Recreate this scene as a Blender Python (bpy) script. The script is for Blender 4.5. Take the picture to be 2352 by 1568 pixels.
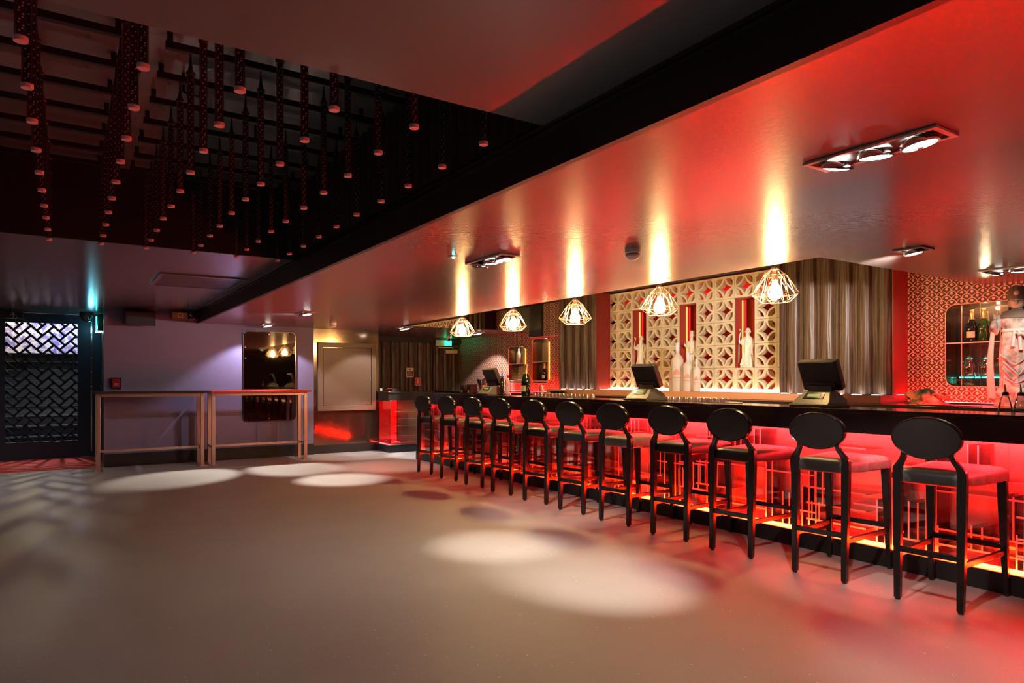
import bpy, bmesh, math, random
from mathutils import Vector, Matrix
random.seed(7)
PI = math.pi
S = bpy.context.scene
for o in list(bpy.data.objects):
    bpy.data.objects.remove(o)

# ------------------------------------------------------------------ camera, world, exposure
FP, CXP, HYP, YAW, EYE = 1555.0, 1176.0, 871.0, math.radians(33.2), 1.3
cam_d = bpy.data.cameras.new('camera'); cam = bpy.data.objects.new('camera', cam_d)
S.collection.objects.link(cam); S.camera = cam
cam_d.sensor_width = 36.0; cam_d.lens = FP / 2352 * 36.0
cam_d.shift_y = (HYP - 784) / 2352
cam.location = (0, 0, EYE); cam.rotation_euler = (PI / 2, 0, -YAW)
cam_d.clip_start = 0.05; cam_d.clip_end = 60
W = bpy.data.worlds.new('world'); S.world = W; W.use_nodes = True
W.node_tree.nodes['Background'].inputs[0].default_value = (0.012, 0.011, 0.012, 1)
W.node_tree.nodes['Background'].inputs[1].default_value = 1.0
S.view_settings.view_transform = 'Standard'; S.view_settings.look = 'None'
S.view_settings.gamma = 1.0; S.view_settings.use_curve_mapping = False
S.view_settings.exposure = 0.18
cy = S.cycles
cy.use_denoising = True
cy.max_bounces = 6; cy.diffuse_bounces = 3; cy.glossy_bounces = 3; cy.transmission_bounces = 4
cy.use_adaptive_sampling = True; cy.adaptive_threshold = 0.07; cy.adaptive_min_samples = 20
cy.transparent_max_bounces = 12; cy.sample_clamp_indirect = 6.0; cy.caustics_reflective = False

SN, CS = math.sin(YAW), math.cos(YAW)
def ray(x, y):
    u = (x - CXP) / FP
    return Vector((SN + u * CS, CS - u * SN, (HYP - y) / FP))
def onX(x, y, X):
    r = ray(x, y); return Vector((0, 0, EYE)) + r * (X / r.x)
def onY(x, y, Y):
    r = ray(x, y); return Vector((0, 0, EYE)) + r * (Y / r.y)
def onZ(x, y, z):
    r = ray(x, y); return Vector((0, 0, EYE)) + r * ((z - EYE) / r.z)

# the heights and planes of the room (metres)
ZB, ZC, ZT = 2.19, 2.37, 2.67       # bar ceiling, dance-floor ceiling, raised ceiling over the bar
BX = 4.76                           # face of the bar
WX = 7.24                           # wall behind the bar
LAMP = dict(pool=520, soft=15, pend=350, red=170, cool=130)

# ------------------------------------------------------------------ lights
def light(name, kind, loc, energy, color=(1, 1, 1), aim=None, **kw):
    d = bpy.data.lights.new(name, kind); d.energy = energy; d.color = color
    for k, v in kw.items(): setattr(d, k, v)
    o = bpy.data.objects.new(name, d); S.collection.objects.link(o); o.location = loc
    if aim is not None:
        o.rotation_euler = (Vector(aim) - Vector(loc)).to_track_quat('-Z', 'Y').to_euler()
    return o
def spot(loc, aim, e, deg=36, blend=0.6, color=(1, 0.93, 0.82), r=0.03):
    return light('spotlight', 'SPOT', loc, e, color, aim, spot_size=math.radians(deg), spot_blend=blend, shadow_soft_size=r)

# ------------------------------------------------------------------ materials
def mat(name, col=(0.5, 0.5, 0.5), rough=0.5, metal=0.0, spec=0.5, emit=None, es=0.0, coat=0.0, trans=0.0, ior=1.45, alpha=1.0):
    m = bpy.data.materials.new(name); m.use_nodes = True
    b = m.node_tree.nodes['Principled BSDF']
    b.inputs['Base Color'].default_value = (*col, 1); b.inputs['Roughness'].default_value = rough
    b.inputs['Metallic'].default_value = metal; b.inputs['Specular IOR Level'].default_value = spec
    b.inputs['Coat Weight'].default_value = coat; b.inputs['Coat Roughness'].default_value = 0.08
    b.inputs['Transmission Weight'].default_value = trans; b.inputs['IOR'].default_value = ior
    if emit:
        b.inputs['Emission Color'].default_value = (*emit, 1); b.inputs['Emission Strength'].default_value = es
    return m
class G:
    """small node-graph helper"""
    def __init__(s, m):
        s.m = m; s.t = m.node_tree; s.b = s.t.nodes.get('Principled BSDF')
    def n(s, typ, **kw):
        nd = s.t.nodes.new(typ)
        for k, v in kw.items(): setattr(nd, k, v)
        return nd
    def l(s, a, b): s.t.links.new(a, b)
    def math(s, op, a, b=None, c=None):
        nd = s.n('ShaderNodeMath', operation=op)
        for i, v in enumerate((a, b, c)):
            if v is None: continue
            if isinstance(v, (int, float)): nd.inputs[i].default_value = v
            else: s.l(v, nd.inputs[i])
        return nd.outputs[0]
    def pos(s):
        g = s.n('ShaderNodeNewGeometry'); x = s.n('ShaderNodeSeparateXYZ'); s.l(g.outputs['Position'], x.inputs[0])
        return g.outputs['Position'], x.outputs[0], x.outputs[1], x.outputs[2]
    def objco(s):
        t = s.n('ShaderNodeTexCoord'); return t.outputs['Object']
    def mapped(s, vec, scale):
        mp = s.n('ShaderNodeMapping'); mp.inputs['Scale'].default_value = scale; s.l(vec, mp.inputs['Vector']); return mp.outputs[0]
    def noise(s, vec, scale, detail=3, rough=0.5):
        nd = s.n('ShaderNodeTexNoise'); nd.inputs['Scale'].default_value = scale; nd.inputs['Detail'].default_value = detail
        nd.inputs['Roughness'].default_value = rough
        if vec is not None: s.l(vec, nd.inputs['Vector'])
        return nd.outputs['Fac']
    def ramp(s, fac, stops):
        nd = s.n('ShaderNodeValToRGB'); e = nd.color_ramp.elements
        while len(e) < len(stops): e.new(0.5)
        for q, (p, c) in zip(e, stops):
            q.position = p; q.color = (*c, 1) if len(c) == 3 else c
        s.l(fac, nd.inputs[0]); return nd.outputs[0]
    def mix(s, fac, a, b):
        nd = s.n('ShaderNodeMix', data_type='RGBA')
        if isinstance(fac, (int, float)): nd.inputs[0].default_value = fac
        else: s.l(fac, nd.inputs[0])
        for i, v in ((6, a), (7, b)):
            if isinstance(v, tuple): nd.inputs[i].default_value = (*v, 1)
            else: s.l(v, nd.inputs[i])
        return nd.outputs[2]
    def bump(s, h, strength, dist=0.01):
        nd = s.n('ShaderNodeBump'); nd.inputs['Strength'].default_value = strength; nd.inputs['Distance'].default_value = dist
        s.l(h, nd.inputs['Height']); s.l(nd.outputs[0], s.b.inputs['Normal'])
    def col(s, c): s.l(c, s.b.inputs['Base Color'])
    def rough(s, c): s.l(c, s.b.inputs['Roughness'])

M = {}
# vinyl floor with glitter
m = M['floor'] = mat('floor_vinyl', (0.3, 0.26, 0.23), 0.48, spec=0.4); g = G(m)
p, px_, py_, pz_ = g.pos()
base = g.mix(g.noise(p, 1.6, 4, 0.6), (0.24, 0.218, 0.2), (0.32, 0.288, 0.265))
vor = g.n('ShaderNodeTexVoronoi', feature='F1'); vor.inputs['Scale'].default_value = 24; g.l(p, vor.inputs['Vector'])
fl = g.math('MULTIPLY', g.math('LESS_THAN', vor.outputs['Distance'], 0.07), g.math('GREATER_THAN', g.noise(p, 43, 0), 0.52))
base = g.mix(g.math('MULTIPLY', g.math('GREATER_THAN', g.noise(p, 260, 1), 0.58), 0.35), base, (0.5, 0.45, 0.42))
g.col(g.mix(fl, base, (0.95, 0.92, 0.88)))
seam = g.math('LESS_THAN', g.math('ABSOLUTE', g.math('SUBTRACT', g.math('PINGPONG', g.math('ADD', py_, 0.3), 2.0), 1.0)), 0.002)
g.rough(g.math('SUBTRACT', 0.5, g.math('MULTIPLY', fl, 0.3)))
g.bump(g.noise(p, 160, 2), 0.06, 0.004)
# satin ceiling paint, rolled on
m = M['ceil'] = mat('satin_ceiling_paint', (0.17, 0.118, 0.112), 0.27, spec=0.9); g = G(m)
p, px_, py_, pz_ = g.pos()
g.bump(g.noise(p, 34, 2), 0.035, 0.03)
m = M['ceil2'] = mat('dark_ceiling_paint', (0.115, 0.14, 0.155), 0.2, spec=0.9); g = G(m)
p, *_ = g.pos()
M['black'] = mat('black_paint', (0.018, 0.015, 0.015), 0.45)
M['blackgloss'] = mat('black_polished_slab', (0.036, 0.027, 0.027), 0.13, spec=0.55)
M['blackmetal'] = mat('black_metal', (0.02, 0.018, 0.018), 0.35, metal=0.3)
M['purple'] = mat('purple_wall_paint', (0.18, 0.15, 0.235), 0.62)
g = G(M['purple']); p, *_ = g.pos()
g.col(g.mix(g.noise(p, 3, 5), (0.165, 0.138, 0.215), (0.195, 0.162, 0.255))); g.bump(g.noise(p, 80, 3), 0.05, 0.01)
M['teal'] = mat('dark_blue_gate_paint', (0.025, 0.04, 0.055), 0.4)
M['carpet'] = mat('red_mat', (0.55, 0.035, 0.02), 0.85)
M['ribbed'] = mat('stained_oak', (0.07, 0.04, 0.027), 0.42, spec=0.5); g = G(M['ribbed']); p, *_ = g.pos()
wv = g.n('ShaderNodeTexWave', wave_type='BANDS', bands_direction='Y'); wv.inputs['Scale'].default_value = 10; wv.inputs['Distortion'].default_value = 9
wv.inputs['Detail'].default_value = 3; wv.inputs['Detail Scale'].default_value = 0.8
g.l(g.mapped(p, (1, 1, 0.13)), wv.inputs['Vector'])
g.col(g.mix(wv.outputs['Fac'], (0.045, 0.021, 0.012), (0.12, 0.058, 0.033))); g.bump(wv.outputs['Fac'], 0.25, 0.006)
M['ribdark'] = mat('dark_curtain_cladding', (0.03, 0.022, 0.022), 0.6)
M['copper'] = mat('brushed_copper', (0.86, 0.42, 0.24), 0.42, metal=0.5)
M['wire'] = mat('copper_wire', (0.97, 0.7, 0.55), 0.3, metal=0.92)
M['steel'] = mat('brushed_bronze_steel', (0.6, 0.42, 0.34), 0.36, metal=0.9)
M['chrome'] = mat('chrome', (0.8, 0.78, 0.76), 0.12, metal=1.0)
M['mirror'] = mat('smoked_mirror', (0.5, 0.4, 0.29), 0.06, metal=0.88)
M['dmirror'] = mat('dark_mirror', (0.3, 0.27, 0.24), 0.02, metal=1.0)
M['bronze'] = mat('bronze_sheet', (0.3, 0.21, 0.15), 0.13, metal=0.95)
M['panel'] = mat('taupe_panel_paint', (0.17, 0.108, 0.075), 0.4)
M['block'] = mat('cream_breeze_block', (0.74, 0.61, 0.43), 0.72); g = G(M['block']); p, *_ = g.pos()
g.col(g.mix(g.noise(p, 9, 4), (0.69, 0.56, 0.39), (0.78, 0.66, 0.48))); g.bump(g.noise(p, 120, 2), 0.1, 0.004)
M['redwall'] = mat('red_niche_paint', (0.42, 0.05, 0.035), 0.6)
M['stoolwood'] = mat('black_lacquered_wood', (0.012, 0.01, 0.01), 0.23, spec=0.55)
M['leather'] = mat('black_leather', (0.02, 0.016, 0.015), 0.38)
m = M['worn'] = mat('worn_black_leather', (0.1, 0.09, 0.09), 0.42); g = G(m); oc = g.objco()
sx = g.n('ShaderNodeSeparateXYZ'); g.l(oc, sx.inputs[0])
w_ = g.math('ADD', g.math('MULTIPLY', g.math('ABSOLUTE', sx.outputs[1]), 3.2), g.math('MULTIPLY', g.noise(oc, 22, 5, 0.7), 0.6))
g.col(g.ramp(w_, [(0.62, (0.02, 0.016, 0.015)), (0.86, (0.15, 0.13, 0.125)), (1.0, (0.22, 0.195, 0.19))]))
M['grey_leather'] = mat('scuffed_grey_leather', (0.1, 0.09, 0.088), 0.45); g = G(M['grey_leather'])
g.col(g.mix(g.noise(g.objco(), 16, 5, 0.7), (0.05, 0.045, 0.043), (0.2, 0.185, 0.18)))
M['cushion'] = mat('black_backrest_pad', (0.017, 0.014, 0.014), 0.5)
M['grey'] = mat('grey_plastic', (0.11, 0.103, 0.103), 0.4)
M['dgrey'] = mat('dark_grey_plastic', (0.035, 0.032, 0.034), 0.42)
M['white'] = mat('white_plastic', (0.8, 0.78, 0.75), 0.35)
M['offwhite'] = mat('painted_fitting', (0.6, 0.42, 0.4), 0.4)
M['red'] = mat('red_plastic', (0.6, 0.02, 0.02), 0.3)
M['redtop'] = mat('red_laminate', (0.5, 0.03, 0.03), 0.3)
M['cream'] = mat('cream_label', (0.75, 0.68, 0.45), 0.6)
M['gold'] = mat('gold_foil', (0.85, 0.6, 0.25), 0.3, metal=0.9)
M['bottleg'] = mat('dark_green_glass', (0.01, 0.02, 0.01), 0.06, spec=0.8)
M['greeng'] = mat('green_glass', (0.05, 0.16, 0.03), 0.05, spec=0.8, trans=0.5)
M['frost'] = mat('frosted_bottle_glass', (0.86, 0.74, 0.68), 0.4, trans=0.25)
M['pinklab'] = mat('red_print', (0.75, 0.3, 0.25), 0.5)
M['purcap'] = mat('lilac_cap', (0.72, 0.66, 0.8), 0.35)
M['statue'] = mat('glazed_white_porcelain', (0.82, 0.77, 0.66), 0.25)
m = M['statue2'] = mat('weathered_painted_stone', (0.6, 0.55, 0.48), 0.6); g = G(m); oc = g.objco()
g.col(g.ramp(g.noise(oc, 9, 6, 0.65), [(0.32, (0.09, 0.06, 0.045)), (0.46, (0.27, 0.23, 0.19)), (0.62, (0.46, 0.42, 0.36))])); g.bump(g.noise(oc, 30, 4), 0.3, 0.01)
M['face'] = mat('tan_weathered_paint', (0.5, 0.33, 0.23), 0.5)
M['darkstone'] = mat('brown_weathered_paint', (0.12, 0.075, 0.055), 0.6)
M['bluepaint'] = mat('faded_blue_paint', (0.3, 0.34, 0.4), 0.6)
M['pinkpaint'] = mat('faded_pink_paint', (0.56, 0.42, 0.38), 0.6)
m = M['cloth'] = mat('olive_cloth', (0.2, 0.14, 0.06), 0.9); g = G(m)
g.col(g.ramp(g.noise(g.objco(), 11, 3), [(0.35, (0.035, 0.03, 0.022)), (0.5, (0.2, 0.15, 0.07)), (0.62, (0.32, 0.24, 0.07)), (0.75, (0.5, 0.2, 0.1))]))
def glassmat(name, tint=(0.95, 0.95, 0.95), f0=0.1, rough=0.02, gl=(1, 1, 1)):
    m = bpy.data.materials.new(name); m.use_nodes = True; t = m.node_tree; t.nodes.clear()
    out = t.nodes.new('ShaderNodeOutputMaterial'); mx = t.nodes.new('ShaderNodeMixShader')
    tr = t.nodes.new('ShaderNodeBsdfTransparent'); tr.inputs[0].default_value = (*tint, 1)
    gs = t.nodes.new('ShaderNodeBsdfGlossy'); gs.inputs['Roughness'].default_value = rough; gs.inputs[0].default_value = (*gl, 1)
    lw = t.nodes.new('ShaderNodeLayerWeight'); lw.inputs[0].default_value = 0.25
    ma = t.nodes.new('ShaderNodeMath'); ma.operation = 'MULTIPLY_ADD'; ma.inputs[1].default_value = 0.8; ma.inputs[2].default_value = f0
    ma.use_clamp = True
    t.links.new(lw.outputs['Fresnel'], ma.inputs[0]); t.links.new(ma.outputs[0], mx.inputs[0])
    t.links.new(tr.outputs[0], mx.inputs[1]); t.links.new(gs.outputs[0], mx.inputs[2]); t.links.new(mx.outputs[0], out.inputs[0])
    return m
M['glass'] = glassmat('clear_glass', (0.97, 0.96, 0.95), 0.03)
M['acrylic'] = glassmat('clear_acrylic', (0.93, 0.9, 0.9), 0.07, 0.05)
M['tumbler'] = glassmat('tumbler_glass', (0.85, 0.8, 0.78), 0.5, 0.22)
M['jar'] = glassmat('jar_glass', (0.93, 0.92, 0.88), 0.12, 0.04)
M['tube'] = glassmat('clear_tube', (0.93, 0.9, 0.9), 0.07, 0.12)
M['edge'] = mat('frosted_acrylic_edge', (0.85, 0.8, 0.8), 0.5)
M['capclear'] = mat('milky_end_cap', (0.72, 0.5, 0.5), 0.35)
M['led_dot'] = mat('led_chip', (0.75, 0.72, 0.7), 0.3)
def emis(name, c, s): return mat(name, (0.02, 0.02, 0.02), 0.5, emit=c, es=s)
M['bulb'] = emis('glowing_bulb', (1.0, 0.63, 0.24), LAMP['pend'])
M['lamp'] = emis('lit_lamp', (1.0, 0.93, 0.83), 16)
M['lampdim'] = emis('dim_lamp', (1.0, 0.93, 0.83), 3)
M['redled'] = emis('red_led', (1.0, 0.02, 0.026), LAMP['red'])
M['redled2'] = emis('red_led_soft', (1.0, 0.02, 0.022), 9)
M['redled3'] = emis('red_led_dim', (1.0, 0.02, 0.022), 0.8)
M['yelled'] = emis('amber_led', (1.0, 0.2, 0.03), 4.5)
M['strip'] = emis('bar_front_led', (1.0, 0.014, 0.0018), 320)
M['warmled'] = emis('warm_white_led', (1.0, 0.8, 0.5), 14)
M['coolled'] = emis('cool_white_led', (0.85, 0.93, 1.0), LAMP['cool'])
M['tealled'] = emis('teal_led', (0.05, 0.8, 0.75), 5)
M['greenled'] = emis('green_sign_glow', (0.02, 0.8, 0.3), 2.6)
M['dispg'] = emis('green_display', (0.05, 0.3, 0.06), 0.8)
M['purlit'] = mat('lit_lilac_mural', (0.3, 0.26, 0.6), 0.6)
g = G(M['purlit']); p, *_ = g.pos()
cc = g.ramp(g.noise(p, 7, 3), [(0.4, (0.2, 0.17, 0.6)), (0.52, (0.75, 0.73, 0.9)), (0.62, (0.3, 0.25, 0.65))]); g.col(cc)

# wave-scale wallpaper (repeats in the plane of the wall)
m = M['paper'] = mat('scale_wallpaper', (0.1, 0.02, 0.02), 0.5); g = G(m); p, px_, py_, pz_ = g.pos()
SW, SH, SR = 0.09, 0.0425, 0.047
zr = g.math('DIVIDE', pz_, SH); k1 = g.math('FLOOR', zr)
def scale_d(k):
    off = g.math('MULTIPLY', g.math('MODULO', g.math('ADD', k, 200.0), 2.0), SW / 2)
    yy = g.math('SUBTRACT', g.math('WRAP', g.math('ADD', py_, off), SW, 0.0), SW / 2)
    zz = g.math('SUBTRACT', pz_, g.math('MULTIPLY', k, SH))
    d = g.math('SQRT', g.math('ADD', g.math('MULTIPLY', yy, yy), g.math('MULTIPLY', zz, zz)))
    z2 = g.math('SUBTRACT', zz, SR * 0.42)
    dd = g.math('SQRT', g.math('ADD', g.math('MULTIPLY', yy, yy), g.math('MULTIPLY', z2, z2)))
    return d, dd
d1, e1 = scale_d(k1); d0, e0 = scale_d(g.math('SUBTRACT', k1, 1.0)); d2, e2 = scale_d(g.math('ADD', k1, 1.0))
def figure(d, e):
    ringm = g.math('MULTIPLY', g.math('GREATER_THAN', d, SR * 0.86), g.math('LESS_THAN', d, SR))
    dot = g.math('LESS_THAN', e, SR * 0.27)
    return ringm, dot
def lerp(f, a, b): return g.math('ADD', g.math('MULTIPLY', f, a), g.math('MULTIPLY', g.math('SUBTRACT', 1.0, f), b))
r0, t0 = figure(d0, e0); r1, t1 = figure(d1, e1); r2, t2 = figure(d2, e2)
i0 = g.math('LESS_THAN', d0, SR); i1 = g.math('LESS_THAN', d1, SR)
ring_ = lerp(i0, r0, lerp(i1, r1, r2)); dot_ = lerp(i0, t0, lerp(i1, t1, t2))
c1 = g.mix(ring_, (0.11, 0.018, 0.016), (0.78, 0.52, 0.37)); g.col(g.mix(dot_, c1, (0.8, 0.42, 0.3)))

# ------------------------------------------------------------------ mesh helpers
class MB:
    def __init__(s): s.bm = bmesh.new(); s.mi = 0
    def face(s, vs):
        try:
            f = s.bm.faces.new(vs); f.material_index = s.mi; return f
        except ValueError: return None
    def v(s, co): return s.bm.verts.new(co)
    def box(s, x0, x1, y0, y1, z0, z1, T=None):
        P = [Vector((x, y, z)) for z in (z0, z1) for y in (y0, y1) for x in (x0, x1)]
        if T: P = [T @ q for q in P]
        V = [s.v(q) for q in P]
        for f in ((0, 2, 3, 1), (4, 5, 7, 6), (0, 1, 5, 4), (2, 6, 7, 3), (0, 4, 6, 2), (1, 3, 7, 5)): s.face([V[i] for i in f])
        return s
    def tube(s, pts, r, n=8, closed=False, cap=True):
        pts = [Vector(q) for q in pts]; N = len(pts); rs = r if isinstance(r, (list, tuple)) else [r] * N
        rings = []; prev = None
        for i, q in enumerate(pts):
            if closed: t = pts[(i + 1) % N] - pts[i - 1]
            else: t = pts[min(i + 1, N - 1)] - pts[max(i - 1, 0)]
            t.normalize()
            if prev is None: a = t.orthogonal().normalized()
            else:
                a = prev - t * prev.dot(t); a = a.normalized() if a.length > 1e-6 else t.orthogonal().normalized()
            prev = a; b = t.cross(a)
            rings.append([s.v(q + (a * math.cos(2 * PI * k / n) + b * math.sin(2 * PI * k / n)) * rs[i]) for k in range(n)])
        for i in range(N if closed else N - 1):
            A, B = rings[i], rings[(i + 1) % N]
            for k in range(n): s.face([A[k], A[(k + 1) % n], B[(k + 1) % n], B[k]])
        if cap and not closed: s.face(rings[0][::-1]); s.face(rings[-1])
        return s
    def bar(s, p0, p1, w, h=None, up=(0, 0, 1), w1=None, h1=None):
        p0, p1 = Vector(p0), Vector(p1); h = w if h is None else h; w1 = w if w1 is None else w1; h1 = h if h1 is None else h1
        t = (p1 - p0).normalized(); a = t.cross(Vector(up))
        a = a.normalized() if a.length > 1e-5 else Vector((1, 0, 0)); b = a.cross(t)
        A = [s.v(p0 + a * i * w / 2 + b * j * h / 2) for i, j in ((-1, -1), (1, -1), (1, 1), (-1, 1))]
        B = [s.v(p1 + a * i * w1 / 2 + b * j * h1 / 2) for i, j in ((-1, -1), (1, -1), (1, 1), (-1, 1))]
        s.face(A[::-1]); s.face(B)
        for k in range(4): s.face([A[k], A[(k + 1) % 4], B[(k + 1) % 4], B[k]])
        return s
    def loft(s, rings, cap=True, closed=True):
        R = [[s.v(q) for q in r] for r in rings]; n = len(R[0])
        for A, B in zip(R, R[1:]):
            for k in range(n if closed else n - 1): s.face([A[k], A[(k + 1) % n], B[(k + 1) % n], B[k]])
        if cap: s.face(R[0][::-1]); s.face(R[-1])
        return s
    def lathe(s, prof, n=24, T=None, c=(0, 0, 0)):
        rings = []
        for r, z in prof:
            ring = [Vector((c[0] + r * math.cos(2 * PI * k / n), c[1] + r * math.sin(2 * PI * k / n), c[2] + z)) for k in range(n)]
            rings.append([T @ q for q in ring] if T else ring)
        return s.loft(rings)
    def ball(s, c, rx, ry=None, rz=None, n=16, k=10):
        ry = rx if ry is None else ry; rz = rx if rz is None else rz
        rings = []
        for i in range(k + 1):
            a = -PI / 2 + PI * (i + 0.02) / (k + 0.04)
            rings.append([Vector((c[0] + rx * math.cos(a) * math.cos(2 * PI * j / n), c[1] + ry * math.cos(a) * math.sin(2 * PI * j / n), c[2] + rz * math.sin(a))) for j in range(n)])
        return s.loft(rings)
    def prism(s, poly, fn, d0, d1):
        """poly: 2D outline; fn(u,v,d) -> 3D"""
        return s.loft([[fn(u, v, d0) for u, v in poly], [fn(u, v, d1) for u, v in poly]])
    def ring(s, o, i, fn, d0, d1):
        """frame between outer and inner outline of equal count"""
        L = [[s.v(fn(u, v, d)) for u, v in q] for q, d in ((o, d0), (o, d1), (i, d1), (i, d0))]; n = len(o)
        for a in range(4):
            A, B = L[a], L[(a + 1) % 4]
            for k in range(n): s.face([A[k], A[(k + 1) % n], B[(k + 1) % n], B[k]])
        return s
    def build(s, name, ms, parent=None, smooth=35, bevel=0.0, loc=None):
        bmesh.ops.recalc_face_normals(s.bm, faces=s.bm.faces[:])
        me = bpy.data.meshes.new(name); s.bm.to_mesh(me); s.bm.free()
        for q in (ms if isinstance(ms, (list, tuple)) else [ms]): me.materials.append(M[q] if isinstance(q, str) else q)
        if smooth:
            for f in me.polygons: f.use_smooth = True
            me.set_sharp_from_angle(angle=math.radians(smooth))
        o = bpy.data.objects.new(name, me); S.collection.objects.link(o)
        if parent is not None: o.parent = parent
        if loc is not None: o.location = loc
        if bevel:
            b = o.modifiers.new('bevel', 'BEVEL'); b.width = bevel; b.segments = 2; b.limit_method = 'ANGLE'; b.angle_limit = math.radians(40)
        return o
def rrect(u0, u1, v0, v1, r, n=6):
    out = []
    for cu, cv, a0 in ((u1 - r, v1 - r, 0), (u0 + r, v1 - r, 90), (u0 + r, v0 + r, 180), (u1 - r, v0 + r, 270)):
        for k in range(n + 1):
            a = math.radians(a0 + 90 * k / n); out.append((cu + r * math.cos(a), cv + r * math.sin(a)))
    return out
def ellipse(a, b, n=32): return [(a * math.cos(2 * PI * k / n), b * math.sin(2 * PI * k / n)) for k in range(n)]
FX = lambda X: (lambda u, v, d: Vector((X + d, u, v)))     # outline in (y, z), depth along +x
FY = lambda Y: (lambda u, v, d: Vector((u, Y + d, v)))     # outline in (x, z), depth along +y
FZ = lambda Z: (lambda u, v, d: Vector((u, v, Z + d)))
def holed(outer, holes, fn):
    """flat sheet with holes"""
    mb = MB(); E = []
    for loop in [outer] + holes:
        vs = [mb.v(fn(u, v, 0)) for u, v in loop]
        for k in range(len(vs)): E.append(mb.bm.edges.new((vs[k], vs[(k + 1) % len(vs)])))
    bmesh.ops.triangle_fill(mb.bm, use_beauty=True, use_dissolve=False, edges=E)
    return mb
def tag(o, label, cat, group=None, kind=None):
    o['label'] = label; o['category'] = cat
    if group: o['group'] = group
    if kind: o['kind'] = kind
    return o
def thing(name, label, cat, loc=(0, 0, 0), rz=0.0, group=None):
    o = bpy.data.objects.new(name, None); S.collection.objects.link(o); o.empty_display_size = 0.1
    o.location = loc; o.rotation_euler = (0, 0, rz); tag(o, label, cat, group); return o
def struct(o): o['kind'] = 'structure'; return o
def dup(root, label, loc=None, rz=None, group=None):
    r = root.copy(); S.collection.objects.link(r); r['label'] = label
    if loc is not None: r.location = loc
    if rz is not None: r.rotation_euler = (0, 0, rz)
    if group: r['group'] = group
    for ch in list(root.children):
        c = ch.copy(); S.collection.objects.link(c); c.parent = r
        for gch in list(ch.children):
            d = gch.copy(); S.collection.objects.link(d); d.parent = c
    return r
def sbox(name, m, *a): return struct(MB().box(*a).build(name, m, smooth=0))
def ordn(k):
    t = 'twentieth twenty-first twenty-second twenty-third twenty-fourth twenty-fifth twenty-sixth twenty-seventh twenty-eighth twenty-ninth'.split()
    return (ORD + 'thirteenth fourteenth fifteenth sixteenth seventeenth eighteenth nineteenth'.split() + t)[k]
ORD = 'first second third fourth fifth sixth seventh eighth ninth tenth eleventh twelfth'.split()

# ------------------------------------------------------------------ room shell
sbox('floor', 'floor', -4.6, 7.8, -3.2, 13.42, -0.1, 0)
sbox('floor', 'floor', -4.6, 0.44, 13.42, 18.6, -0.1, -0.001)
sbox('wall_left', 'purple', -4.7, -4.6, -3.2, 18.6, 0, 3.1)
sbox('wall_back', 'ribdark', -4.6, 7.8, -3.3, -3.2, 0, 2.4)
sbox('wall_right', 'ribdark', 7.7, 7.8, -3.2, 13.4, 0, 2.8)
sbox('wall_far', 'purple', 0.44, 3.55, 11.7, 11.9, 0, ZC)
sbox('wall_far', 'black', 3.55, 4.78, 11.77, 11.95, 0, ZB)
sbox('wall_alcove', 'teal', 0.44, 0.52, 11.9, 13.5, 0, ZC)
sbox('wall_far', 'teal', -4.6, -1.0, 13.38, 13.5, 0, ZC)
# ceilings
sbox('ceiling', 'ceil', 1.72, 4.58, -3.2, 13.4, ZB, 2.72)
sbox('ceiling', 'ceil', 4.58, 7.7, 10.45, 13.4, ZB, 2.72)
sbox('ceiling', 'ceil', 4.58, 7.7, -3.2, 2.9, ZB, 2.72)
sbox('ceiling', 'black', 4.5, 7.75, 2.8, 10.5, ZT + 0.003, 2.75)
sbox('ceiling', 'ceil2', -4.6, 1.70, -3.2, 2.32, ZC, 3.1)
sbox('ceiling', 'ceil2', -4.6, 1.70, 6.17, 13.42, ZC, 3.1)
sbox('ceiling', 'ceil2', -4.6, -1.25, 2.32, 6.17, ZC, 3.1)
sbox('ceiling', 'ceil2', -1.3, 1.75, 2.28, 6.25, 2.96, 3.1)
sbox('ceiling', 'black', -4.6, 0.5, 13.5, 18.6, 2.95, 3.1)
sbox('wall_recess', 'black', -1.25, 1.66, 6.14, 6.17, ZC - 0.002, 2.96)
def ribs_mb(mb, a0, a1, pitch, fn, z0, z1, proud, land=0.62, n=6):
    pts = []; a = a0; 
    while a < a1 - 1e-4:
        e = min(a + pitch, a1); w = (e - a) * land
        pts.append((a, 0.0))
        for k in range(n + 1):
            t = k / n; pts.append((a + 0.012 + (w - 0.012) * t, proud * (0.55 + 0.45 * math.sin(PI * t))))
        pts.append((a + w + 0.012, 0.0)); a = e
    pts.append((a1, 0.0))
    L = [[mb.v(fn(u, d, z)) for u, d in pts] for z in (z0, z1)]
    for k in range(len(pts) - 1): mb.face([L[0][k], L[0][k + 1], L[1][k + 1], L[1][k]])
    return mb
struct(ribs_mb(MB(), 2.34, 6.16, 0.105, lambda u, d, z: Vector((1.675 - d, u, z)), ZC + 0.01, 2.96, 0.02).build('wall_recess', 'ribdark', smooth=40))
# dark beam with its moulding
mb = MB().box(1.695, 1.73, -3.2, 11.7, ZB - 0.004, 2.72)
beam = struct(mb.build('beam_trim', 'black', smooth=0))
struct(MB().box(1.672, 1.70, -3.2, 11.7, ZC - 0.012, ZC + 0.004).box(1.682, 1.70, -3.2, 11.7, ZC - 0.03, ZC - 0.018).build('trim_1', 'blackgloss', smooth=0))
# skirtings
sbox('baseboard_far', 'black', 0.44, 3.55, 11.675, 11.7, 0, 0.19)
sbox('baseboard_far', 'black', 3.55, 4.76, 11.735, 11.77, 0, 0.15)
sbox('floor_mat', 'carpet', -4.6, 0.43, 11.72, 13.38, 0.0, 0.006)

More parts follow.
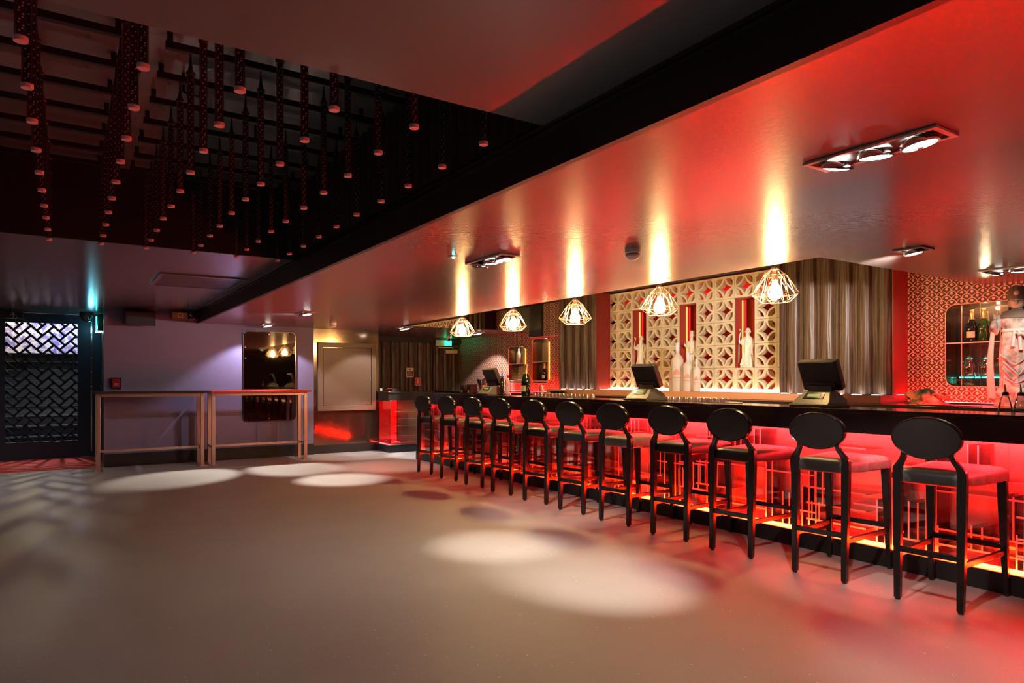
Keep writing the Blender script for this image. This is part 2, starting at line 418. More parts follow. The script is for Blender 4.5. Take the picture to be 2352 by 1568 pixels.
# bronze sheet column with its hatch
t = thing('bronze_wall_panel', 'mirror-polished bronze wall sheet behind the taupe hatch', 'wall panel', (0, 0, 0))
MB().box(3.56, 4.755, 11.755, 11.77, 0.15, ZB - 0.003).build('sheet', 'bronze', t, smooth=0)
t = thing('wall_hatch', 'square taupe painted hatch door mounted on the bronze wall sheet', 'hatch', (0, 0, 0))
MB().ring([(3.63, 0.745), (4.70, 0.745), (4.70, 1.95), (3.63, 1.95)], [(3.72, 0.835), (4.61, 0.835), (4.61, 1.865), (3.72, 1.865)], FY(11.75), -0.035, 0.004).build('frame', 'panel', t, bevel=0.004)
d = MB().box(3.726, 4.604, 11.727, 11.75, 0.841, 1.859).build('door', 'panel', t, bevel=0.003)
MB().box(4.58, 4.598, 11.715, 11.727, 1.28, 1.36).build('handle', 'chrome', d)
# wall mirror
t = thing('wall_mirror', 'tall dark wall mirror with rounded corners in a thin copper frame', 'mirror', (0, 0, 0))
o = rrect(2.385, 3.235, 0.605, 2.095, 0.075); i = rrect(2.393, 3.227, 0.613, 2.087, 0.068)
MB().ring(o, i, FY(11.7), -0.03, 0).build('frame', 'bronze', t, smooth=50)
MB().prism(i, FY(11.7), -0.014, 0).build('mirror_glass', 'dmirror', t, smooth=0)
for x, z in ((2.42, 1.83), (2.42, 1.65), (2.80, 2.055), (2.80, 0.65)):
    T = Matrix.Translation((x, 11.686, z)) @ Matrix.Rotation(PI / 2, 4, 'X')
    MB().lathe([(0.012, 0), (0.012, 0.004), (0.008, 0.007)], 12, T).build('clip', 'chrome', t)
t = thing('access_panel', 'small painted access panel set in the purple wall below the mirror', 'access panel', (0, 0, 0))
MB().box(2.60, 2.92, 11.692, 11.7, 0.24, 0.56).build('cover', 'purple', t, bevel=0.002)
MB().ring([(2.57, 0.2), (2.935, 0.2), (2.935, 0.575), (2.57, 0.575)], [(2.585, 0.22), (2.925, 0.22), (2.925, 0.565), (2.585, 0.565)], FY(11.7), -0.005, 0).build('frame', 'purple', t, smooth=0)

# ------------------------------------------------------------------ gate, stairs beyond, alcove fittings
gy = 13.4
gate = bpy.data.objects.new('door_1', None); S.collection.objects.link(gate); gate['kind'] = 'structure'
o_ = [(-0.96, 0.007), (0.30, 0.007), (0.30, 2.368), (-0.96, 2.368)]; i_ = [(-0.845, 0.29), (0.12, 0.29), (0.12, 2.215), (-0.845, 2.215)]
MB().ring(o_, i_, FY(gy), -0.03, 0.03).build('frame', 'teal', gate, smooth=0, bevel=0.004)
# herringbone lattice clipped to the opening
def clipseg(p, q, x0, x1, z0, z1):
    t0, t1 = 0.0, 1.0; dx, dz = q[0] - p[0], q[1] - p[1]
    for pp, qq in ((-dx, p[0] - x0), (dx, x1 - p[0]), (-dz, p[1] - z0), (dz, z1 - p[1])):
        if abs(pp) < 1e-9:
            if qq < 0: return None
        else:
            r = qq / pp
            if pp < 0: t0 = max(t0, r)
            else: t1 = min(t1, r)
    if t0 >= t1 - 1e-6: return None
    return (p[0] + t0 * dx, p[1] + t0 * dz), (p[0] + t1 * dx, p[1] + t1 * dz)
mb = MB(); bw = 0.108; rt = math.sqrt(0.5)
for i in range(-16, 17):
    for j in range(-16, 17):
        m4 = (i - j) % 4
        for skip, a, b in ((1, (i, j), (i, j + 1)), (2, (i, j), (i + 1, j))):     # an edge between two bricks of the herringbone
            if m4 == skip: continue
            A = ((a[0] - a[1]) * rt * bw - 0.36, (a[0] + a[1]) * rt * bw + 1.25); B = ((b[0] - b[1]) * rt * bw - 0.36, (b[0] + b[1]) * rt * bw + 1.25)
            r = clipseg(A, B, -0.845, 0.12, 0.29, 2.215)
            if r: mb.bar((r[0][0], gy, r[0][1]), (r[1][0], gy, r[1][1]), 0.034, 0.022, up=(0, 1, 0))
mb.build('lattice', 'teal', gate, smooth=0)
struct(MB().box(0.30, 0.44, 13.37, 13.5, 0, ZC).build('door_jamb', 'teal', smooth=0))
t = thing('edge_strip', 'chrome edge strip running down the gate jamb', 'edge strip', (0, 0, 0))
MB().box(0.305, 0.325, 13.345, 13.37, 0.1, 2.33).build('strip', 'chrome', t)
for k in range(9): MB().ball((0.315, 13.343, 0.22 + 0.24 * k), 0.009, n=8, k=6).build('light_dot', 'white', t)  # white beads imitate bright dots of light along the strip
# stairs rising behind the gate
t = thing('staircase', 'dark staircase with bright metal nosings rising behind the lattice gate', 'staircase', (0, 0, 0))
mb = MB(); nb = []
for k in range(11):
    y0 = 13.75 + 0.27 * k; z1 = 0.165 * (k + 1)
    mb.box(-1.6, 0.42, y0, 17.2, z1 - 0.165, z1)
mb.build('steps', 'dgrey', t, smooth=0)
for k in range(11):
    y0 = 13.75 + 0.27 * k; z1 = 0.165 * (k + 1)
    MB().box(-1.6, 0.42, y0 - 0.012, y0 + 0.03, z1 - 0.012, z1 + 0.006).build('nosing', 'chrome', t, smooth=0)
sbox('wall_stair', 'purlit', -1.8, 0.44, 17.2, 17.3, 1.6, 3.0)
sbox('wall_stair', 'dgrey', -1.75, -1.65, 13.5, 17.3, 0, 3.0)
sbox('wall_stair', 'dgrey', 0.44, 0.5, 13.5, 17.3, 0, 3.0)
light('stair_light', 'POINT', (-1.1, 16.3, 2.75), 55, (1.0, 0.85, 0.45), shadow_soft_size=0.05)
light('stair_light', 'POINT', (0.1, 16.6, 2.7), 45, (0.8, 0.85, 1.0), shadow_soft_size=0.05)
spot((-0.5, 15.6, 2.72), (-1.0, 8.6, 0), 45, 50, 0.7, (1.0, 0.85, 0.42), r=0.02)
spot((0.0, 13.65, 2.6), (-0.2, 15.0, 1.0), 120, 60, 0.8, (0.85, 0.9, 1.0))
spot((-0.1, 14.4, 2.8), (-0.3, 13.9, 0.2), 420, 70, 0.8, (0.9, 0.93, 1.0))
# emergency light and labels on the alcove wall
t = thing('emergency_light', 'small teal-lit emergency light at the top of the alcove wall', 'emergency light', (0, 0, 0))
MB().box(0.375, 0.44, 12.35, 12.75, 2.06, 2.32).build('housing', 'dgrey', t, bevel=0.006)
MB().box(0.36, 0.376, 12.72, 12.745, 2.08, 2.31).build('light_strip', 'tealled', t)
MB().box(0.35, 0.43, 12.4, 12.7, 2.045, 2.06).build('diffuser', emis('pale_blue_glow', (0.5, 0.8, 1.0), 6), t)
light('emergency_glow', 'POINT', (0.3, 12.9, 2.15), 1.6, (0.2, 0.65, 1.0), shadow_soft_size=0.04)
light('emergency_glow', 'POINT', (0.3, 12.3, 2.2), 0.5, (0.05, 0.9, 0.55), shadow_soft_size=0.04)
t = thing('door_label', 'small green safety label on the dark alcove wall', 'label', (0, 0, 0))
MB().box(0.432, 0.44, 12.5, 12.62, 1.36, 1.47).build('plate', mat('green_plate', (0.03, 0.45, 0.32), 0.4), t)
t = thing('door_release', 'slim grey release button on the alcove wall under the green label', 'switch', (0, 0, 0))
MB().box(0.425, 0.44, 12.5, 12.56, 1.12, 1.24).build('plate', 'grey', t)
MB().box(0.418, 0.426, 12.515, 12.545, 1.16, 1.2).build('button', 'white', t)
# dark dome at the ceiling by the gate
t = thing('dome_camera', 'small dark dome camera on the ceiling beside the lattice gate', 'security camera', (0.24, 12.8, ZC)); t.scale = (1.6, 1.6, 1.3)
MB().lathe([(0.06, 0), (0.065, -0.05), (0.062, -0.06)], 20).build('mount', 'dgrey', t)
MB().lathe([(0.058, -0.06), (0.05, -0.09), (0.03, -0.11), (0.004, -0.118)], 20).build('dome', 'blackgloss', t)
# call point
t = thing('call_point', 'red fire call point box with clear cover on the purple wall', 'fire alarm', (0, 0, 0))
MB().box(0.535, 0.64, 11.645, 11.7, 1.175, 1.315).build('box', 'red', t, bevel=0.008)
MB().box(0.56, 0.615, 11.640, 11.646, 1.21, 1.222).box(0.56, 0.615, 11.640, 11.646, 1.23, 1.242).build('lettering', 'white', t)
MB().box(0.525, 0.65, 11.632, 11.70, 1.15, 1.325).build('cover', 'jar', t)
# black wall speaker and lamp units at the top of the wall
t = thing('wall_speaker', 'black wedge speaker mounted high on the purple wall', 'speaker', (0, 0, 0))
mb = MB(); mb.loft([[Vector((x, y, z)) for x, z in ((0.68, zb), (1.09, zb), (1.09, zt), (0.68, zt))] for y, zb, zt in ((11.45, 2.10, 2.31), (11.7, 2.14, 2.35))])
mb.build('cabinet', 'black', t, bevel=0.006)
MB().box(0.70, 1.07, 11.44, 11.452, 2.115, 2.295).build('grille', 'dgrey', t)
def strobe(x, y, z, label, gold):
    t = thing('strobe_unit', label, 'effect light', (x, y, z))
    MB().box(-0.19, 0.19, -0.1, 0.1, -0.065, 0.035).build('housing', 'blackmetal', t, bevel=0.005)
    MB().box(-0.05, 0.05, -0.02, 0.02, 0.035, 0.06).build('bracket', 'blackmetal', t)
    if gold:
        MB().box(-0.19, 0.02, -0.104, -0.1, -0.062, 0.032).build('front_plate', mat('brass_plate', (0.35, 0.25, 0.1), 0.35, 0.6), t)
        MB().ring([(-0.11, -0.05), (-0.04, -0.05), (-0.04, 0.02), (-0.11, 0.02)], [(-0.1, -0.04), (-0.05, -0.04), (-0.05, 0.01), (-0.1, 0.01)], FY(-0.104), -0.004, 0).build('square_mark', 'cream', t)
    mb = MB(); x0 = 0.07
    pts = [(x0 - 0.02, -0.103, 0.012), (x0 - 0.008, -0.103, 0.02), (x0 + 0.008, -0.103, 0.012), (x0, -0.103, -0.004), (x0 - 0.02, -0.103, -0.006), (x0 - 0.03, -0.103, -0.018)]
    mb.tube(pts, 0.003, 5); mb.tube([(x0 - 0.012, -0.103, -0.012), (x0 + 0.02, -0.103, -0.024)], 0.003, 5)
    mb.build('logo', 'white', t)
    for q in (-0.012, 0.03): MB().box(0.07 + q, 0.09 + q, -0.103, -0.1, -0.058, -0.052).build('label', 'white', t)
strobe(1.50, 11.52, 2.29, 'black strobe unit with a brass front plate in the corner by the beam', True)
strobe(-0.78, 12.9, 2.30, 'black strobe unit with a small white logo above the lattice gate', False)
# ceiling vent
t = thing('ceiling_vent', 'wide flat perforated air vent in the dark ceiling', 'vent', (0, 0, 0))
MB().ring([(0.76, 7.58), (1.6, 7.58), (1.6, 8.58), (0.76, 8.58)], [(0.80, 7.63), (1.56, 7.63), (1.56, 8.53), (0.80, 8.53)], FZ(ZC), -0.014, 0).build('frame', 'ceil2', t, smooth=0)
mb = MB()
for k in range(38): mb.box(0.80, 1.56, 7.63 + k * 0.0237, 7.642 + k * 0.0237, ZC - 0.01, ZC - 0.002)
mb.build('grille', 'ceil2', t, smooth=0)
MB().box(0.80, 1.56, 7.63, 8.53, ZC - 0.0015, ZC).build('duct', 'black', t, smooth=0)

# ------------------------------------------------------------------ wall behind the bar
fx = FX(WX)
def niche(name, label, y0, y1, z0, z1, depth, r):
    t = thing(name, label, 'wall niche', (0, 0, 0))
    loop = rrect(y0, y1, z0, z1, r)
    mb = MB(); A = [mb.v(fx(u, v, 0)) for u, v in loop]; B = [mb.v(fx(u, v, depth)) for u, v in loop]
    for k in range(len(A)): mb.face([A[k], A[(k + 1) % len(A)], B[(k + 1) % len(A)], B[k]])
    mb.build('lining', 'bronze', t, smooth=50)
    mb = MB(); mb.face([mb.v(fx(u, v, depth - 0.001)) for u, v in loop]); mb.build('mirror_back', 'mirror', t, smooth=0)
    return t, loop
N1, L1 = niche('wall_niche', 'mirror-backed wall niche holding pale bottles beside the exit doorway', 10.62, 11.19, 1.23, 1.93, 0.24, 0.07)
N2, L2 = niche('wall_niche', 'mirror-backed wall niche behind the large champagne bottle', 9.87, 10.38, 1.23, 2.05, 0.24, 0.07)
N3, L3 = niche('wall_niche', 'mirror-backed wall niche with two champagne bottles and glass jars', 2.60, 3.25, 1.23, 2.03, 0.26, 0.09)
struct(holed([(9.19, 1.0), (13.2, 1.0), (13.2, ZT), (9.19, ZT)], [L1, L2], fx).build('wall_right', 'paper', smooth=0))
struct(holed([(-0.5, 1.0), (3.62, 1.0), (3.62, ZT), (-0.5, ZT)], [L3], fx).build('wall_right', 'paper', smooth=0))
for t, lp, w in ((N1, L1, 0.006), (N2, L2, 0.006), (N3, L3, 0.004)):
    n = len(lp); mb = MB(); mb.tube([fx(u, v, 0.0) for u, v in lp], w, 6, closed=True); mb.build('rim', 'copper', t)
def shelf(t, y0, y1, z):
    o = MB().box(WX + 0.01, WX + 0.235, y0 + 0.005, y1 - 0.005, z - 0.005, z + 0.004).build('shelf', 'glass', t, smooth=0)
    MB().box(WX + 0.004, WX + 0.011, y0 + 0.005, y1 - 0.005, z - 0.006, z + 0.005).build('shelf_edge', mat('pale_green_glass_edge', (0.45, 0.62, 0.55), 0.3), t, smooth=0)
shelf(N1, 10.62, 11.19, 1.60); shelf(N2, 9.87, 10.38, 1.62); shelf(N1, 10.62, 11.19, 1.27); shelf(N2, 9.87, 10.38, 1.27)
shelf(N3, 2.60, 3.25, 1.655)
MB().box(WX + 0.02, WX + 0.25, 2.62, 3.24, 1.3, 1.31).build('shelf', 'glass', N3, smooth=0)
MB().box(WX + 0.22, WX + 0.235, 2.64, 3.22, 1.312, 1.325).build('light_strip', 'tealled', N3, smooth=0)
for y in (2.80, 3.13):
    MB().tube([(WX + 0.06, y, 1.24), (WX + 0.06, y, 2.02)], 0.004, 6).build('wire', 'copper', N3)
MB().box(WX - 0.05, WX - 0.03, 2.50, 2.53, 1.12, 2.12).build('light_strip', emis('niche_side_led', (1.0, 0.02, 0.03), 14), N3, smooth=0)
# amber strips on the near jambs of the far niches, red glow strips round them
for t, y, z0, z1 in ((N1, 10.61, 1.30, 1.88), (N2, 9.86, 1.30, 1.98)):
    MB().box(WX - 0.012, WX - 0.002, y - 0.04, y - 0.02, z0, z1).build('light_strip', 'yelled', t, smooth=0)
    MB().box(WX + 0.03, WX + 0.2, y + 0.012, y + 0.018, z0, z1).build('glow_strip', 'redled3', t, smooth=0)
# ribbed oak panels
def oak(label, y0, y1, led, x0=6.92):
    t = thing('ribbed_panel', label, 'wall panel', (0, 0, 0))
    ribs_mb(MB(), y0, y1, 0.21, lambda u, d, z: Vector((x0 + 0.06 - d, u, z)), 1.145, ZT, 0.06, 0.68, 10).build('cladding', 'ribbed', t, smooth=40)
    MB().box(x0 + 0.061, WX - 0.001, y0, y1, 1.145, ZT).build('carcass', 'ribdark', t, smooth=0)
    MB().box(x0 + 0.04, WX, y0 - 0.012, y0, 1.145, ZT).build('end_board', mat('red_end_board', (0.3, 0.03, 0.025), 0.35), t, smooth=0)
    MB().box(x0 + 0.10, x0 + 0.29, y0 - 0.03, y0 - 0.014, 1.141, 1.147).build('light_strip', emis('panel_foot_led', (1.0, 0.02, 0.025), 40), t, smooth=0)
    return t
oak('tall ribbed dark oak panel beside the far niches, behind the third pendant', 8.21, 9.2, True)
oak('wide ribbed dark oak panel between the breeze block screen and the scale wallpaper', 3.62, 4.89, True)
# breeze block screen with three niches
scr = thing('breeze_block_screen', 'cream breeze block screen wall with pierced circle pattern behind the bar', 'block screen', (0, 0, 0))
BY = [8.18 - 0.3 * k for k in range(12)]
BY = [8.20, 8.018, 7.696, 7.392, 7.072, 6.743, 6.424, 6.108, 5.784, 5.474, 5.148, 4.83]; BY[0] = 8.335
BZ = [1.15 + 0.3013 * k for k in range(6)]
mb = MB(); holes_ = []
for ci in range(11):
    for rj in range(5):
        y1, y0 = BY[ci], BY[ci + 1]; z0, z1 = BZ[rj], BZ[rj + 1]
        if ci in (2, 5, 8) and rj in (1, 2, 3): continue
        y0 += 0.002; y1 -= 0.002; z0 += 0.002; z1 -= 0.002
        o = [(y0, z0), (y1, z0), (y1, z1), (y0, z1)]; f = 0.026; ch = 0.035
        oo = [(y0, z0), (y1, z0), (y1, z0), (y1, z1), (y1, z1), (y0, z1), (y0, z1), (y0, z0)]
        ii = [(y0 + f + ch, z0 + f), (y1 - f - ch, z0 + f), (y1 - f, z0 + f + ch), (y1 - f, z1 - f - ch), (y1 - f - ch, z1 - f), (y0 + f + ch, z1 - f), (y0 + f, z1 - f - ch), (y0 + f, z0 + f + ch)]
        mb.ring(oo, ii, fx, 0.0, 0.1)
        hw, hh = (y1 - y0) / 2, (z1 - z0) / 2
        for cyy, czz, a0 in ((y0, z0, 0), (y1, z0, 90), (y1, z1, 180), (y0, z1, 270)):
            arc = [math.radians(a0 + 4 + 82 * k / 9) for k in range(10)]
            ou = [(cyy + (hw + 0.004) * math.cos(a), czz + (hh + 0.004) * math.sin(a)) for a in arc]
            inn = [(cyy + (hw - 0.022) * math.cos(a), czz + (hh - 0.022) * math.sin(a)) for a in arc]
            mb.prism(ou + inn[::-1], fx, 0.004, 0.096)
mb.build('blocks', 'block', scr, smooth=30)
MB().box(WX + 0.42, WX + 0.44, 4.8, 8.4, 1.15, ZT).build('backing', 'redwall', scr, smooth=0)
for y0, y1 in ((7.392, 7.696), (6.424, 6.743), (5.474, 5.784)):
    b = MB()
    b.box(WX + 0.3, WX + 0.31, y0, y1, BZ[1], BZ[4]).box(WX + 0.02, WX + 0.3, y1 - 0.003, y1 + 0.004, BZ[1], BZ[4]).box(WX + 0.02, WX + 0.3, y0 - 0.004, y0 + 0.003, BZ[1], BZ[4])
    b.box(WX + 0.1, WX + 0.3, y0, y1, BZ[4] - 0.004, BZ[4] + 0.006).box(WX + 0.02, WX + 0.3, y0, y1, BZ[1] - 0.012, BZ[1] - 0.004)
    b.build('niche_lining', 'redwall', scr, smooth=0)
    MB().box(WX + 0.15, WX + 0.162, y1 - 0.016, y1 - 0.004, BZ[1] + 0.02, BZ[4] - 0.02).build('light_strip', emis('niche_amber_led', (1.0, 0.3, 0.06), 2.6), scr, smooth=0)
    MB().box(WX + 0.2, WX + 0.22, y1 - 0.02, y1 - 0.004, BZ[1] + 0.02, BZ[4] - 0.02).build('light_strip', 'redled3', scr, smooth=0)
for z in (1.16, 2.5): MB().box(WX + 0.36, WX + 0.38, 4.9, 8.3, z, z + 0.02).build('glow_strip', 'redled2', scr, smooth=0)
struct(MB().box(WX - 0.03, WX, 10.03, 10.44, 2.09, ZT - 0.002).build('trim_2', 'black', smooth=0))
struct(MB().box(WX - 0.02, WX - 0.005, 9.5, 10.44, 2.075, 2.083).build('trim_3', 'redled3', smooth=0))
# ribbed far wall with a door
struct(ribs_mb(MB(), 4.78, 6.60, 0.205, lambda u, d, z: Vector((u, 13.2 - d, z)), 0.0, 2.10, 0.045, 0.66, 8).build('wall_far', 'ribbed', smooth=40))
sbox('wall_far', 'black', 4.7, 7.3, 13.22, 13.4, 0, ZB)
sbox('wall_far', 'black', 4.76, 7.24, 13.1, 13.22, 2.08, ZB)
dr = bpy.data.objects.new('door_2', None); S.collection.objects.link(dr); dr['kind'] = 'structure'
ribs_mb(MB(), 6.62, 7.22, 0.2, lambda u, d, z: Vector((u, 13.17 - d, z)), 0.0, 2.0, 0.04, 0.6, 8).build('leaf', 'ribbed', dr, smooth=40)
MB().ring([(6.58, 0), (7.235, 0), (7.235, 2.05), (6.58, 2.05)], [(6.62, 0.02), (7.2, 0.02), (7.2, 2.0), (6.62, 2.0)], FY(13.2), -0.05, 0).build('frame', 'ribbed', dr, smooth=0)
MB().box(6.83, 7.12, 13.05, 13.13, 1.86, 1.94).build('closer', 'copper', dr, bevel=0.005)
MB().bar((6.66, 13.08, 1.99), (7.0, 13.06, 1.99), 0.015).build('closer_arm', 'copper', dr)
# mirror on the end of the ceiling well
t = thing('well_mirror', 'smoked mirror strip facing the bar at the far end of the raised ceiling', 'mirror', (0, 0, 0))
MB().box(4.6, WX, 10.438, 10.449, ZB + 0.005, ZT).build('mirror_glass', mat('clear_mirror', (0.72, 0.66, 0.58), 0.008, metal=1.0), t, smooth=0)
# red battens added below the patterned walls to redden them, and warm niche lamps
for y0, y1, e in ((2.62, 3.55, 60), (9.25, 11.3, 70)):
    t = thing('added_batten', 'added red LED batten at the foot of the ' + ('scale wallpaper' if y0 < 5 else 'dotted far wallpaper'), 'added light', (0, 0, 0))
    MB().box(WX - 0.11, WX - 0.07, y0, y1, 1.063, 1.078).build('housing', 'blackmetal', t, smooth=0)
    MB().box(WX - 0.105, WX - 0.075, y0 + 0.01, y1 - 0.01, 1.078, 1.082).build('diffuser', emis('batten_glow', (1.0, 0.02, 0.025), e), t, smooth=0)
for y, z in ((2.95, 2.0), (10.9, 1.9), (10.12, 2.02)): light('niche_lamp', 'POINT', (WX + 0.12, y, z), 3.2, (1, 0.75, 0.45), shadow_soft_size=0.015)
t = thing('added_batten', 'added red LED batten along the edge of the back counter before the scale wallpaper', 'added light', (0, 0, 0))  # added to throw more red on the wallpaper
MB().box(6.46, 6.49, 2.62, 3.14, 1.063, 1.072).build('housing', 'blackmetal', t, smooth=0)
al2 = light('added_wall_wash', 'AREA', (6.475, 2.88, 1.076), 14, (1.0, 0.02, 0.03), shape='RECTANGLE', size=0.02, size_y=0.45, spread=math.radians(140))
al2.rotation_euler = (0, math.radians(-125), 0)
# back counter
bc = thing('back_counter', 'long dark back counter running below the breeze block screen', 'counter', (0, 0, 0))
MB().box(6.45, WX + 0.3, -0.5, 13.1, 1.01, 1.062).build('worktop', 'blackgloss', bc, bevel=0.004)
MB().box(6.52, WX + 0.3, -0.5, 13.1, 0.0, 1.008).build('carcass', 'black', bc, smooth=0)
for k in range(9): MB().box(6.47, 6.52, -0.2 + 1.5 * k, -0.16 + 1.5 * k, 0.05, 1.01).build('post', 'dgrey', bc, smooth=0)
cs = thing('copper_plinth', 'copper-fronted raised ledge on the back counter', 'ledge', (0, 0, 0))
MB().box(6.72, WX - 0.002, 4.06, 9.22, 1.063, 1.14).build('ledge', 'copper', cs, bevel=0.003)
MB().box(6.74, WX + 0.3, 3.62, 4.055, 1.063, 1.14).build('end_piece', mat('dark_red_board', (0.16, 0.045, 0.035), 0.35), cs, smooth=0)
MB().box(7.20, 7.225, 4.9, 8.2, 1.141, 1.152).build('light_strip', 'warmled', cs, smooth=0)
for y0, y1 in ((8.24, 9.17), (3.66, 4.86)):
    k = 0; y = y0
    while y < y1 - 0.1:
        MB().box(6.868, 6.876, y + 0.02, y + 0.12, 1.1405, 1.1425).build('uplight', 'coolled', cs, smooth=0); y += 0.21

# ------------------------------------------------------------------ the bar
def bar_unit(label, y0, y1, x1, name='bar_counter', left_end=None):
    t = thing(name, label, 'bar', (0, 0, 0))
    MB().box(BX - 0.05, x1, y0, y1, 1.055, 1.085).build('countertop', 'blackgloss', t, bevel=0.003)
    MB().box(BX - 0.04, BX + 0.0, y0 + 0.01, y1 - 0.01, 0.915, 1.055).build('fascia', 'blackgloss', t, smooth=0)
    MB().box(BX - 0.02, x1 - 0.03, y0 + 0.02, y1 - 0.02, 0.0, 0.125).build('plinth', 'black', t, smooth=0)
    MB().box(BX + 0.0, x1, y0 + 0.01, y1 - 0.01, 0.925, 1.054).build('top_box', 'black', t, smooth=0)
    return t
bar = bar_unit('long black bar counter with a red-lit glass front full of acrylic shelves', -1.0, 10.13, 5.14)
IB = BX + 0.34
MB().box(IB, IB + 0.02, -0.98, 10.1, 0.127, 0.924).build('back_panel', mat('smoky_back_panel', (0.6, 0.5, 0.4), 0.16, metal=0.45), bar, smooth=0)
MB().box(BX + 0.09, IB, -0.98, 10.1, 0.126, 0.131).build('tray', mat('pale_acrylic_tray', (0.75, 0.7, 0.66), 0.35), bar, smooth=0)
MB().box(IB + 0.021, 5.13, -0.98, 10.12, 0.127, 1.0).build('carcass', 'black', bar, smooth=0)
MB().box(BX + 0.012, IB + 0.02, 10.085, 10.112, 0.127, 0.915).build('end_panel', mat('red_acrylic_end', (0.4, 0.05, 0.05), 0.2), bar, smooth=0)
MB().box(BX + 0.010, BX + 0.085, -0.98, 10.08, 0.127, 0.136).build('floor_strip', 'strip', bar, smooth=0)
MB().box(BX + 0.02, BX + 0.05, -0.98, 10.08, 0.916, 0.924).build('top_strip', 'redled', bar, smooth=0)
MB().box(BX + 0.25, BX + 0.29, -0.98, 10.08, 0.916, 0.924).build('top_strip', 'redled', bar, smooth=0)
ys = [-0.98 + 11.06 * k / 8 for k in range(9)]
for a, b in zip(ys, ys[1:]):
    MB().box(BX, BX + 0.006, a + 0.002, b - 0.002, 0.126, 0.915).build('glass_panel', 'glass', bar, smooth=0)
rng = random.Random(3)
def acrylic_unit(parent, y, w, zl, ups):
    mb = MB(); x0, x1 = BX + 0.03 + 0.04 * rng.random(), BX + 0.3
    for z in zl:
        mb.mi = 0; mb.box(x0 + 0.004, x1, y, y + w, z, z + 0.008)
        mb.mi = 1; mb.box(x0, x0 + 0.0035, y, y + w, z - 0.001, z + 0.011)
    for yy, za, zb_ in ups:
        mb.mi = 0; mb.box(x0 + 0.02, x1, y + yy, y + yy + 0.007, za, zb_)
        mb.mi = 1; mb.box(x0 + 0.016, x0 + 0.0195, y + yy, y + yy + 0.009, za, zb_)
    return mb.build('acrylic_shelf', ['acrylic', 'edge'], parent, smooth=0)
y = -0.8
while y < 9.8:
    w = rng.uniform(0.26, 0.56); n = rng.choice((3, 4, 4, 5)); zs = sorted(rng.uniform(0.2, 0.82) for _ in range(n))
    zs = [z for k, z in enumerate(zs) if k == 0 or z - zs[k - 1] > 0.09]
    ups = []
    for k in range(rng.choice((3, 4))):
        a = rng.uniform(0.02, w - 0.05); za = rng.choice(zs); ups.append((a, za if rng.random() < 0.6 else 0.132, min(za + rng.uniform(0.12, 0.3), 0.88)))
        ups.append((a + 0.06, ups[-1][1], ups[-1][2]))
    acrylic_unit(bar, y, min(w, 9.95 - y), zs, ups); y += w * rng.uniform(0.6, 0.95)
stub = bar_unit('short return of the bar by the bronze wall, red-lit behind its glass corner', 11.19, 13.09, 5.6)
MB().box(BX, BX + 0.006, 11.2, 13.05, 0.126, 0.915).build('glass_panel', 'glass', stub, smooth=0)
MB().box(BX + 0.007, 5.57, 11.205, 11.211, 0.126, 0.915).build('glass_panel', 'glass', stub, smooth=0)
MB().box(BX + 0.012, 5.55, 11.22, 13.05, 0.126, 0.131).build('tray', mat('rosy_acrylic_tray', (0.75, 0.55, 0.5), 0.35), stub, smooth=0)
MB().box(BX + 0.32, 5.57, 11.62, 11.64, 0.132, 0.92).build('back_panel', mat('grey_back_panel', (0.6, 0.58, 0.52), 0.25, metal=0.3), stub, smooth=0)
MB().box(BX + 0.3, BX + 0.32, 11.62, 13.05, 0.132, 0.92).build('back_panel', mat('red_back_panel', (0.45, 0.06, 0.05), 0.3), stub, smooth=0)
MB().box(BX + 0.02, BX + 0.05, 11.3, 13.0, 0.916, 0.924).build('top_strip', 'redled', stub, smooth=0)
MB().box(BX + 0.02, BX + 0.04, 11.3, 13.0, 0.132, 0.138).build('floor_strip', 'redled', stub, smooth=0)
for zz, a, b in ((0.75, 0.03, 0.3), (0.62, 0.1, 0.34), (0.5, 0.03, 0.26), (0.32, 0.12, 0.36), (0.2, 0.14, 0.38)):
    mb = MB(); mb.box(BX + 0.02, BX + 0.25, 11.25 + a, 11.25 + b, zz, zz + 0.008); mb.mi = 1; mb.box(BX + 0.016, BX + 0.0195, 11.25 + a, 11.25 + b, zz, zz + 0.009)
    mb.mi = 0; mb.box(BX + 0.06 + a, BX + 0.5, 11.23, 11.5, zz - 0.03, zz - 0.022); mb.mi = 1; mb.box(BX + 0.06 + a, BX + 0.5, 11.226, 11.2295, zz - 0.031, zz - 0.021)
    mb.build('acrylic_shelf', ['acrylic', 'edge'], stub, smooth=0)
# work shelf behind the counter, for the glasses
ws = thing('under_bar_shelf', 'steel work shelf just behind the bar top holding rows of tumblers', 'shelf', (0, 0, 0))
MB().box(5.145, 5.62, -1.0, 10.1, 1.005, 1.02).build('worktop', mat('dull_steel', (0.35, 0.31, 0.3), 0.4, metal=0.6), ws, smooth=0)
MB().box(5.15, 5.6, -1.0, 10.1, 0.0, 1.004).build('carcass', 'black', ws, smooth=0)

# hidden batten added behind the bar top to redden the ceiling over the bar
MB().box(5.60, 5.64, 3.8, 9.9, 1.021, 1.03).build('added_batten', 'blackmetal', ws, smooth=0)
al = light('added_ceiling_wash', 'AREA', (5.62, 6.95, 1.034), 62, (1.0, 0.03, 0.03), (3.6, 6.95, 2.2), shape='RECTANGLE', size=0.03, size_y=5.8, spread=math.radians(115))
al.rotation_euler = (0, math.radians(122), 0)
